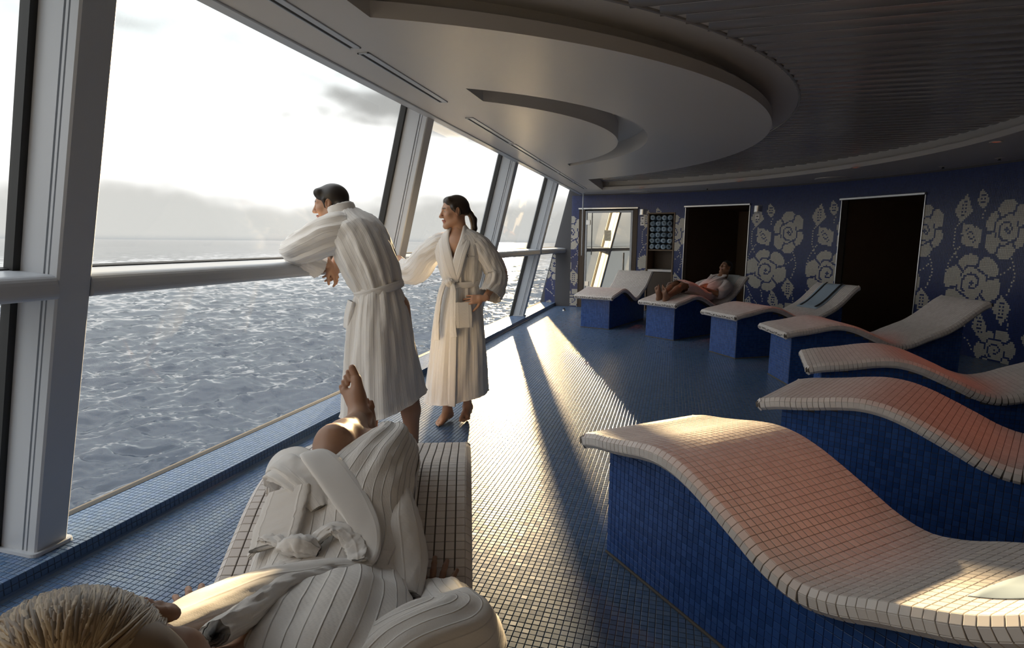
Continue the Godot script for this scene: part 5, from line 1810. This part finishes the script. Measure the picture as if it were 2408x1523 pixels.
func person_woman_lying() -> void:
	var l: Dictionary = LOUNGERS[0]
	var me := thing("person", "blonde person in a white robe lying on a tiled lounger, bare feet crossed", "person")
	me.transform = lounger_xf(l)
	var lp := func(s: float, up: float, lat: float) -> Vector3: return L3(s, lounger_top(clampf(s, 0.0, 1.88)) + up, lat)
	var F := Flesh.new()
	# left leg (bare) crosses over the right one
	var hipL: Vector3 = lp.call(1.08, 0.10, 0.075)
	var kneeL: Vector3 = lp.call(0.655, 0.155, 0.075)
	var ankL: Vector3 = lp.call(0.235, 0.135, 0.080)
	F.bone(hipL, kneeL, 0.074, 0.054, 0.03)
	F.egg(kneeL + Vector3(0, 0.012, 0.0), Vector3(0.045, 0.045, 0.05), Basis(), 0.03)
	F.bone(kneeL, kneeL.lerp(ankL, 0.35) + Vector3(0, -0.012, 0), 0.052, 0.056, 0.03)
	F.bone(kneeL.lerp(ankL, 0.35) + Vector3(0, -0.012, 0), ankL, 0.056, 0.033, 0.03)
	var hipR: Vector3 = lp.call(1.08, 0.13, -0.085)
	var kneeR: Vector3 = lp.call(0.65, 0.12, -0.055)
	var ankR: Vector3 = lp.call(0.20, 0.055, 0.060)
	F.bone(hipR, kneeR, 0.085, 0.056, 0.03)
	F.bone(kneeR, kneeR.lerp(ankR, 0.35), 0.052, 0.054, 0.03)
	F.bone(kneeR.lerp(ankR, 0.35), ankR, 0.054, 0.032, 0.03)
	# torso, shoulders, neck
	F.bone(lp.call(1.08, 0.11, 0.0), lp.call(1.30, 0.10, 0.0), 0.088, 0.088, 0.06)
	F.bone(lp.call(1.30, 0.10, 0.0), lp.call(1.50, 0.08, 0.0), 0.092, 0.090, 0.06)
	F.bone(lp.call(1.53, 0.07, -0.13), lp.call(1.53, 0.06, 0.11), 0.050, 0.046, 0.05)
	F.egg(lp.call(1.40, 0.135, -0.06), Vector3(0.07, 0.05, 0.07), Basis(), 0.04)
	F.egg(lp.call(1.40, 0.135, 0.07), Vector3(0.07, 0.05, 0.07), Basis(), 0.04)
	F.bone(lp.call(1.50, 0.095, -0.005), lp.call(1.675, 0.085, 0.035), 0.052, 0.046, 0.04)
	# arms
	F.bone(lp.call(1.55, 0.09, -0.16), lp.call(1.36, 0.07, -0.30), 0.045, 0.036, 0.03)
	F.bone(lp.call(1.36, 0.07, -0.30), lp.call(1.075, 0.045, -0.245), 0.036, 0.024, 0.03)
	F.bone(lp.call(1.52, 0.06, 0.13), lp.call(1.32, 0.05, 0.26), 0.040, 0.034, 0.03)
	F.bone(lp.call(1.32, 0.05, 0.26), lp.call(1.11, 0.040, 0.305), 0.034, 0.024, 0.03)
	var feet := Flesh.new()
	feet.bone(kneeL.lerp(ankL, 0.9), ankL, 0.035, 0.033, 0.02)
	add_foot(feet, ankL, Vector3(0.34, 0.93, 0.14), Vector3(-0.12, -0.10, -0.98), 1.0, 1.08)
	add_foot(feet, ankR, Vector3(0.34, 0.90, 0.18), Vector3(0.1, -0.15, -0.95), -1.0, 0.97)
	var hands := Flesh.new()
	add_hand(hands, lp.call(1.075, 0.032, -0.240), L3(-1.0, 0.40, -0.05), Vector3(0, 1, 0.43), -1.0, [0.10, 0.09, 0.10, 0.10], 1.25, 0.98, 0.7)
	add_hand(hands, lp.call(1.10, 0.030, 0.312), L3(-0.9, 0.36, 0.24), Vector3(-0.1, 1, 0.43), 1.0, [0.30, 0.30, 0.30, 0.30], 1.1, 0.98, 0.7)
	# head, tilted towards the windows; its crown points away from the feet
	var hc: Vector3 = lp.call(1.755, 0.105, 0.058)
	var hup := Vector3(0.816, 0.495, -0.128).normalized()
	var hf := Vector3(0.388, -0.465, 0.773).normalized()
	var H := head_xf(hc, hf, hup)
	var hd := Flesh.new()
	add_head(hd, H)
	part("body", skin_mesh([[F, 0.012], [feet, 0.0045], [hands, 0.0038], [hd, 0.0045, H]], [Color(0.40, 0.235, 0.155), Color(0.2, 0.13, 0.07), Color(0.42, 0.16, 0.13)]), M.skin_fair, me)
	# nails of the hand that rests on the tiles
	var nf := Faces.new()
	var d := L3(-1.0, 0.055, 0.0).normalized()
	# hair: a cap and swept locks
	var cap := Flesh.new()
	cap.egg(H * Vector3(0, 0.038, -0.022), Vector3(0.081, 0.090, 0.100), H.basis, 0.01)
	cap.egg(H * Vector3(0, -0.02, -0.07), Vector3(0.066, 0.062, 0.058), H.basis, 0.03)
	cap.cut(H * Vector3(0, -0.020, 0.082), Vector3(0.072, 0.088, 0.072), H.basis, 0.008)
	for s in [-1.0, 1.0]: cap.cut(H * Vector3(s * 0.088, -0.004, 0.0), Vector3(0.020, 0.034, 0.026), H.basis, 0.006)
	var hair := Node3D.new()
	hair.name = "hair"
	me.add_child(hair)
	part("hair_cap", skin_mesh([[cap, 0.006]], [Color(0.20, 0.135, 0.075)]), M.hair_blonde, hair)
	var locks := []
	var tones := [Color(0.36, 0.26, 0.15), Color(0.46, 0.35, 0.21), Color(0.24, 0.165, 0.095), Color(0.16, 0.11, 0.065), Color(0.52, 0.41, 0.26), Color(0.30, 0.21, 0.12)]
	for i in 1300:
		# from the hairline over the skull to the knot at the back
		var al := rng.randf_range(-2.2, 2.2)
		var from := Vector3(sin(al) * 0.95, cos(al) * 0.86 + 0.06, rng.randf_range(-0.15, 0.50)).normalized()
		var to := Vector3(rng.randfn() * 0.10, -0.12 + rng.randfn() * 0.08, -1.0).normalized()
		var P := []
		var out := 1.0 + 0.035 * rng.randf()
		for k in 5:
			var q := from.slerp(to, k / 4.0) + Vector3(rng.randfn(), rng.randfn(), rng.randfn()) * 0.012
			P.append(H * (Vector3(0, 0.036, -0.022) + q.normalized() * Vector3(0.082, 0.092, 0.102) * out))
		locks.append([P, rng.randf_range(0.0009, 0.0023), tones[rng.randi() % 6]])
	for i in 420:
		# from the nape and behind the ears up to the knot
		var al := rng.randf_range(-1.0, 1.0)
		var from := Vector3(sin(al * 1.5) * 0.92, -0.62 + 0.35 * absf(al), -0.42 * cos(al) + 0.10).normalized()
		var to := Vector3(rng.randfn() * 0.10, -0.12 + rng.randfn() * 0.08, -1.0).normalized()
		var P := []
		for k in 5:
			var q := from.slerp(to, k / 4.0) + Vector3(rng.randfn(), rng.randfn(), rng.randfn()) * 0.010
			P.append(H * (Vector3(0, 0.030, -0.024) + q.normalized() * Vector3(0.084, 0.094, 0.108)))
		locks.append([P, rng.randf_range(0.0010, 0.0024), tones[rng.randi() % 6]])
	part("locks", hair_mesh(locks), M.hair_blonde, hair)
	# robe
	var robe := Node3D.new()
	robe.name = "robe"
	me.add_child(robe)
	var U := Vector3(0, 1, 0)
	var n6 := [U, U, U, U, U, U]
	# lower part over the thighs; x axis of the loft is t x n with t towards the feet
	part("skirt", loft(LP([[1.16, 0.105, 0.0], [1.04, 0.115, -0.005], [0.90, 0.118, 0.000], [0.76, 0.112, -0.035], [0.62, 0.095, -0.080], [0.50, 0.075, -0.075]]), n6, [0.185, 0.196, 0.188, 0.150, 0.098, 0.068], [0.105, 0.112, 0.108, 0.102, 0.092, 0.074], 96, 72, {"ribs": 40, "fold": [0.006, 0.008, 0.009, 0.009, 0.008, 0.006], "freq": 1.8, "wr": 0.004, "seed": 71, "hem": 0.004, "slant": 1.2, "thick": 0.006}), M.terry_deep, robe)
	# opened front panel folded back towards the windows
	part("front_flap", loft(LP([[0.95, 0.222, 0.035], [0.885, 0.226, 0.085], [0.825, 0.216, 0.135], [0.780, 0.190, 0.180], [0.752, 0.145, 0.218], [0.742, 0.085, 0.240]]), [U, Vector3(0.1, 1, 0), Vector3(0.2, 1, 0), Vector3(0.35, 1, -0.1), Vector3(0.6, 0.8, -0.3), Vector3(0.8, 0.5, -0.4)], [0.030, 0.052, 0.066, 0.070, 0.060, 0.030], [0.010, 0.014, 0.018, 0.024, 0.026, 0.016], 48, 48, {"ribs": 10, "fold": [0.002, 0.005, 0.008, 0.010, 0.010, 0.006], "freq": 1.6, "wr": 0.006, "seed": 77, "cap0": 0.0, "cap1": 0.006, "sq": 0.8}), M.terry_inside, robe)
	part("front_edge", band(LP([[0.742, 0.190, 0.135], [0.785, 0.225, 0.098], [0.86, 0.240, 0.040], [0.95, 0.246, -0.028], [1.04, 0.242, -0.082], [1.12, 0.220, -0.098], [1.17, 0.20, -0.06]]), [U, U, U, U, U, U, U], [0.020, 0.040, 0.048, 0.044, 0.034, 0.024, 0.018], 0.007, 56, {"ribs": 3, "wr": 0.004, "freq": 1.3}), M.terry_inside, robe)
	# patch pocket and the seam across the thigh
	part("pocket", band(LP([[0.90, 0.225, 0.135], [0.98, 0.222, 0.135], [1.05, 0.214, 0.130]]), [Vector3(0.3, 1, 0), Vector3(0.3, 1, 0), Vector3(0.3, 1, 0)], [0.060, 0.064, 0.060], 0.010, 24, {"ribs": 6, "wr": 0.004}), M.terry_white, robe)
	part("seam", loft(LP([[0.86, 0.205, -0.020], [0.855, 0.212, -0.070], [0.87, 0.196, -0.120], [0.90, 0.150, -0.165]]), [U, U, Vector3(-0.4, 1, 0), Vector3(-0.8, 0.6, 0)], [0.006, 0.006, 0.006, 0.006], [0.005, 0.005, 0.005, 0.005], 10, 30, {"ribs": 2, "cap0": 0.0, "cap1": 0.0}), M.terry_white, robe)
	part("hip_fold", loft(LP([[1.16, 0.14, -0.195], [1.05, 0.17, -0.185], [0.95, 0.18, -0.165], [0.84, 0.165, -0.150]]), [Vector3(-0.5, 1, 0), Vector3(-0.4, 1, 0), Vector3(-0.4, 1, 0), Vector3(-0.4, 1, 0)], [0.030, 0.048, 0.046, 0.02], [0.016, 0.020, 0.018, 0.010], 32, 32, {"ribs": 6, "wr": 0.003, "freq": 1.4, "seed": 94, "cap0": 0.0, "cap1": 0.0}), M.terry_white, robe)
	# right half of the upper robe: from the side up to the open neck
	part("right_panel", loft(LP([[1.70, 0.00, -0.085], [1.60, 0.060, -0.082], [1.47, 0.098, -0.075], [1.34, 0.108, -0.065], [1.22, 0.108, -0.045], [1.12, 0.105, -0.020]]), n6, [0.060, 0.140, 0.165, 0.165, 0.165, 0.175], [0.030, 0.080, 0.104, 0.110, 0.108, 0.106], 80, 64, {"ribs": 36, "fold": [0.004, 0.006, 0.007, 0.008, 0.009, 0.008], "freq": 1.6, "wr": 0.003, "seed": 101, "thick": 0.008, "slant": 1.0}), M.terry_deep, robe)
	# left half and its wide rolled lapel
	part("left_panel", loft(LP([[1.66, 0.02, 0.125], [1.53, 0.080, 0.130], [1.40, 0.098, 0.120], [1.30, 0.104, 0.105], [1.20, 0.106, 0.085], [1.12, 0.105, 0.060]]), n6, [0.050, 0.085, 0.095, 0.105, 0.115, 0.125], [0.040, 0.090, 0.104, 0.108, 0.108, 0.106], 56, 48, {"ribs": 22, "fold": [0.002, 0.004, 0.006, 0.007, 0.008, 0.008], "freq": 2.0, "wr": 0.003, "seed": 108, "thick": 0.006}), M.terry_deep, robe)
	part("lapel", loft(LP([[1.60, 0.165, 0.150], [1.50, 0.190, 0.128], [1.41, 0.203, 0.105], [1.32, 0.212, 0.070], [1.24, 0.216, 0.020], [1.175, 0.216, -0.050], [1.145, 0.206, -0.110]]), [Vector3(0.25, 1, 0), Vector3(0.2, 1, 0), U, U, U, U, U], [0.044, 0.048, 0.048, 0.046, 0.042, 0.034, 0.020], [0.016, 0.020, 0.022, 0.022, 0.020, 0.016, 0.010], 32, 64, {"ribs": 5, "wr": 0.004, "freq": 1.2, "cap0": 0.0, "cap1": 0.0, "sq": 0.85}), M.terry_white, robe)
	part("lapel_seam", loft(LP([[1.56, 0.170, 0.200], [1.46, 0.186, 0.178], [1.37, 0.197, 0.150], [1.28, 0.207, 0.112], [1.20, 0.214, 0.055], [1.15, 0.216, -0.02]]), [Vector3(0.4, 1, 0), Vector3(0.3, 1, 0), U, U, U, U], [0.012, 0.013, 0.013, 0.013, 0.012, 0.009], [0.012, 0.014, 0.014, 0.014, 0.013, 0.010], 14, 48, {"ribs": 2, "wr": 0.003, "freq": 1.2, "cap0": 0.0, "cap1": 0.0}), M.terry_white, robe)
	part("right_lapel", loft(LP([[1.60, 0.175, 0.020], [1.50, 0.198, 0.018], [1.41, 0.208, 0.016], [1.32, 0.214, 0.004], [1.24, 0.214, -0.030], [1.18, 0.206, -0.075]]), [U, U, U, U, U, U], [0.020, 0.022, 0.022, 0.022, 0.020, 0.012], [0.018, 0.020, 0.020, 0.018, 0.015, 0.010], 24, 48, {"ribs": 3, "wr": 0.006, "freq": 1.6, "cap0": 0.0, "cap1": 0.0}), M.terry_white, robe)
	# sleeves
	part("sleeve", loft(LP([[1.64, 0.02, -0.145], [1.55, 0.075, -0.205], [1.43, 0.095, -0.285], [1.32, 0.085, -0.300], [1.20, 0.078, -0.280], [1.095, 0.070, -0.255]]), [U, U, Vector3(-0.2, 1, 0), U, U, U], [0.055, 0.092, 0.100, 0.098, 0.092, 0.090], [0.045, 0.082, 0.090, 0.086, 0.078, 0.070], 64, 52, {"ribs": 26, "fold": [0.003, 0.005, 0.006, 0.007, 0.006, 0.005], "freq": 1.5, "wr": 0.004, "seed": 120, "hem": 0.004, "thick": 0.006}), M.terry_white, robe)
	part("sleeve", loft(LP([[1.60, 0.09, 0.13], [1.50, 0.085, 0.19], [1.38, 0.07, 0.235], [1.26, 0.065, 0.262], [1.14, 0.06, 0.285]]), [U, U, U, U, U], [0.075, 0.082, 0.075, 0.068, 0.062], [0.07, 0.075, 0.066, 0.058, 0.052], 48, 36, {"ribs": 22, "fold": [0.003, 0.007, 0.009, 0.008, 0.006], "freq": 1.8, "wr": 0.008, "seed": 124, "hem": 0.004, "thick": 0.006}), M.terry_white, robe)
	# belt round the waist with a loose bow
	var P := []
	var N := []
	var ws := []
	for i in 17:
		var a := lerpf(-0.15, PI + 0.15, i / 16.0)
		P.append(lp.call(1.115, 0.105 + 0.112 * sin(a), 0.205 * cos(a)))
		N.append(Vector3(cos(a), sin(a) * 1.4, 0).normalized())
		ws.append(0.022)
	part("belt", band(P, N, ws, 0.008, 60, {"ribs": 4, "wr": 0.004}), M.terry_white, robe)
	part("belt_knot", loft(LP([[1.07, 0.222, 0.105], [1.085, 0.238, 0.080], [1.095, 0.240, 0.045], [1.10, 0.228, 0.012]]), [U, U, U, U], [0.014, 0.028, 0.030, 0.016], [0.010, 0.020, 0.022, 0.012], 22, 22, {"ribs": 5, "wr": 0.006, "freq": 2.0, "cap0": 0.004, "cap1": 0.004}), M.terry_white, robe)
	part("belt_tail", band(LP([[1.09, 0.235, 0.04], [1.05, 0.252, 0.00], [1.06, 0.248, -0.04], [1.10, 0.236, -0.07], [1.155, 0.226, -0.085]]), [U, U, U, U, U], [0.014, 0.022, 0.024, 0.024, 0.020], 0.006, 36, {"ribs": 4, "wr": 0.008}), M.terry_white, robe)
	part("belt_tail", band(LP([[1.08, 0.232, 0.09], [1.04, 0.226, 0.13], [1.01, 0.205, 0.165], [1.03, 0.170, 0.195]]), [U, U, Vector3(0.3, 1, 0), Vector3(0.7, 0.8, 0)], [0.013, 0.022, 0.024, 0.020], 0.006, 30, {"ribs": 4, "wr": 0.008}), M.terry_white, robe)
	embroidery(robe, Transform3D(Basis(Vector3(-0.95, 0.18, 0.25), Vector3(0.22, 0.25, 0.94), Vector3(0.12, 0.95, -0.27)).orthonormalized(), lp.call(1.205, 0.196, 0.158)), 0.95)

func person_man_reclining() -> void:
	var l: Dictionary = LOUNGERS[6]
	var me := thing("person", "person in a white robe reclining on a far tiled lounger, hands on the belly", "person")
	me.transform = lounger_xf(l)
	var lp := func(s: float, up: float, lat: float) -> Vector3: return L3(s, lounger_top(clampf(s, 0.0, 1.88)) + up, lat)
	var F := Flesh.new()
	for g in [[-0.02, -0.075, -0.085], [0.10, 0.065, 0.085]]:
		var ank: Vector3 = lp.call(0.13, 0.050, g[0])
		var knee: Vector3 = lp.call(0.56, 0.13, g[1])
		var hip: Vector3 = lp.call(1.02, 0.12, g[2])
		F.bone(ank, ank.lerp(knee, 0.6), 0.036, 0.055, 0.03)
		F.bone(ank.lerp(knee, 0.6), knee, 0.055, 0.055, 0.03)
		F.bone(knee, hip, 0.058, 0.088, 0.03)
		add_foot(F, ank, Vector3(0.12 * signf(g[0] + 0.03), 0.97, 0.22), Vector3(0, -0.2, -0.95), 1.0 if g[0] > 0.03 else -1.0, 1.1)
	F.bone(lp.call(1.05, 0.13, 0.0), lp.call(1.45, 0.12, 0.0), 0.12, 0.12, 0.06)
	F.bone(lp.call(1.52, 0.10, -0.15), lp.call(1.52, 0.10, 0.15), 0.06, 0.06, 0.05)
	F.bone(lp.call(1.55, 0.12, 0.0), lp.call(1.66, 0.17, 0.01), 0.06, 0.055, 0.04)
	F.bone(lp.call(1.50, 0.10, 0.20), lp.call(1.22, 0.13, 0.235), 0.05, 0.042, 0.03)
	F.bone(lp.call(1.22, 0.13, 0.235), lp.call(1.02, 0.235, 0.055), 0.042, 0.032, 0.03)
	F.bone(lp.call(1.50, 0.10, -0.20), lp.call(1.20, 0.13, -0.22), 0.05, 0.042, 0.03)
	F.bone(lp.call(1.20, 0.13, -0.22), lp.call(1.02, 0.225, -0.03), 0.042, 0.032, 0.03)
	var hands := Flesh.new()
	add_hand(hands, lp.call(1.015, 0.238, 0.05), L3(-0.45, 0.10, -0.85), Vector3(0, 1, 0.2), -1.0, [0.2, 0.2, 0.22, 0.25], 0.6, 1.0)
	add_hand(hands, lp.call(1.015, 0.222, -0.03), L3(-0.45, 0.08, 0.85), Vector3(0, 1, 0.2), 1.0, [0.2, 0.2, 0.22, 0.25], 0.6, 1.0)
	var hc: Vector3 = lp.call(1.735, 0.205, 0.01)
	var H := head_xf(hc, L3(-0.80, 0.42, -0.15), L3(0.42, 0.90, 0.0))
	var hd := Flesh.new()
	add_head(hd, H, true)
	part("body", skin_mesh([[F, 0.014], [hands, 0.0055], [hd, 0.006, H]], DEEP_TAN), M.skin_dark, me)
	var hair := Flesh.new()
	hair.egg(H * Vector3(0, 0.044, -0.018), Vector3(0.080, 0.086, 0.098), H.basis, 0.01)
	hair.cut(H * Vector3(0, -0.020, 0.085), Vector3(0.074, 0.086, 0.066), H.basis, 0.008)
	hair.cut(H * Vector3(0, -0.085, 0.0), Vector3(0.10, 0.055, 0.11), H.basis, 0.01)
	part("hair", skin_mesh([[hair, 0.008]], [Color.WHITE]), M.hair_dark, me)
	var robe := Node3D.new()
	robe.name = "robe"
	me.add_child(robe)
	var U := Vector3(0, 1, 0)
	part("torso", loft(LP([[1.64, 0.08, 0.0], [1.54, 0.115, 0.0], [1.42, 0.130, 0.0], [1.28, 0.135, 0.0], [1.14, 0.125, 0.0]]), [U, U, U, U, U], [0.11, 0.185, 0.205, 0.205, 0.195], [0.09, 0.115, 0.130, 0.130, 0.118], 48, 32, {"ribs": 30, "fold": [0.003, 0.006, 0.008, 0.010, 0.010], "freq": 2.0, "wr": 0.008, "seed": 131, "thick": 0.006}), M.terry_pink, robe)
	part("skirt", loft(LP([[1.18, 0.120, 0.0], [1.02, 0.120, 0.0], [0.82, 0.115, 0.0], [0.64, 0.110, 0.01], [0.47, 0.105, 0.02]]), [U, U, U, U, U], [0.195, 0.205, 0.200, 0.190, 0.185], [0.115, 0.115, 0.108, 0.100, 0.095], 56, 36, {"ribs": 30, "fold": [0.006, 0.008, 0.010, 0.012, 0.014], "freq": 2.0, "wr": 0.008, "seed": 137, "hem": 0.005, "thick": 0.007}), M.terry_pink, robe)
	for s in [1.0, -1.0]:
		part("sleeve", loft(LP([[1.54, 0.11, 0.12 * s], [1.47, 0.115, 0.20 * s], [1.36, 0.12, 0.235 * s], [1.25, 0.13, 0.245 * s], [1.20, 0.15, 0.215 * s]]), [U, U, U, U, U], [0.085, 0.095, 0.09, 0.085, 0.08], [0.085, 0.09, 0.085, 0.08, 0.075], 36, 26, {"ribs": 20, "fold": [0.002, 0.006, 0.008, 0.008, 0.006], "freq": 1.8, "wr": 0.008, "seed": 141, "hem": 0.006, "thick": 0.006}), M.terry_pink, robe)
	part("collar", band(LP([[1.24, 0.262, 0.02], [1.38, 0.262, 0.055], [1.50, 0.24, 0.085], [1.60, 0.20, 0.085], [1.655, 0.17, 0.0], [1.60, 0.20, -0.085], [1.50, 0.24, -0.085], [1.38, 0.262, -0.05], [1.24, 0.262, -0.01]]), [U, U, U, U, U, U, U, U, U], [0.02, 0.032, 0.036, 0.036, 0.036, 0.036, 0.036, 0.032, 0.02], 0.012, 48, {"ribs": 6}), M.terry_pink, robe)

func _ready() -> void:
	rng.seed = 20240611
	set_camera()
	set_light()
	make_materials()
	tone_materials("floor_tile", FLOOR_TONES)
	tone_materials("lounger_tile", WHITE_TONES)
	tone_materials("blue_tile", BLUE_TONES)
	var b := mat("bulb", Color(0.9, 0.4, 0.2), 0.3)
	b.emission_enabled = true
	b.emission = Color(1.0, 0.42, 0.24)
	b.emission_energy_multiplier = 0.06
	build_floor()
	build_windows()
	build_ceiling()
	build_wall()
	build_sea()
	build_loungers()
	build_towels()
	cloth_materials()
	person_woman_lying()
	person_man_standing()
	person_woman_standing()
	person_man_reclining()
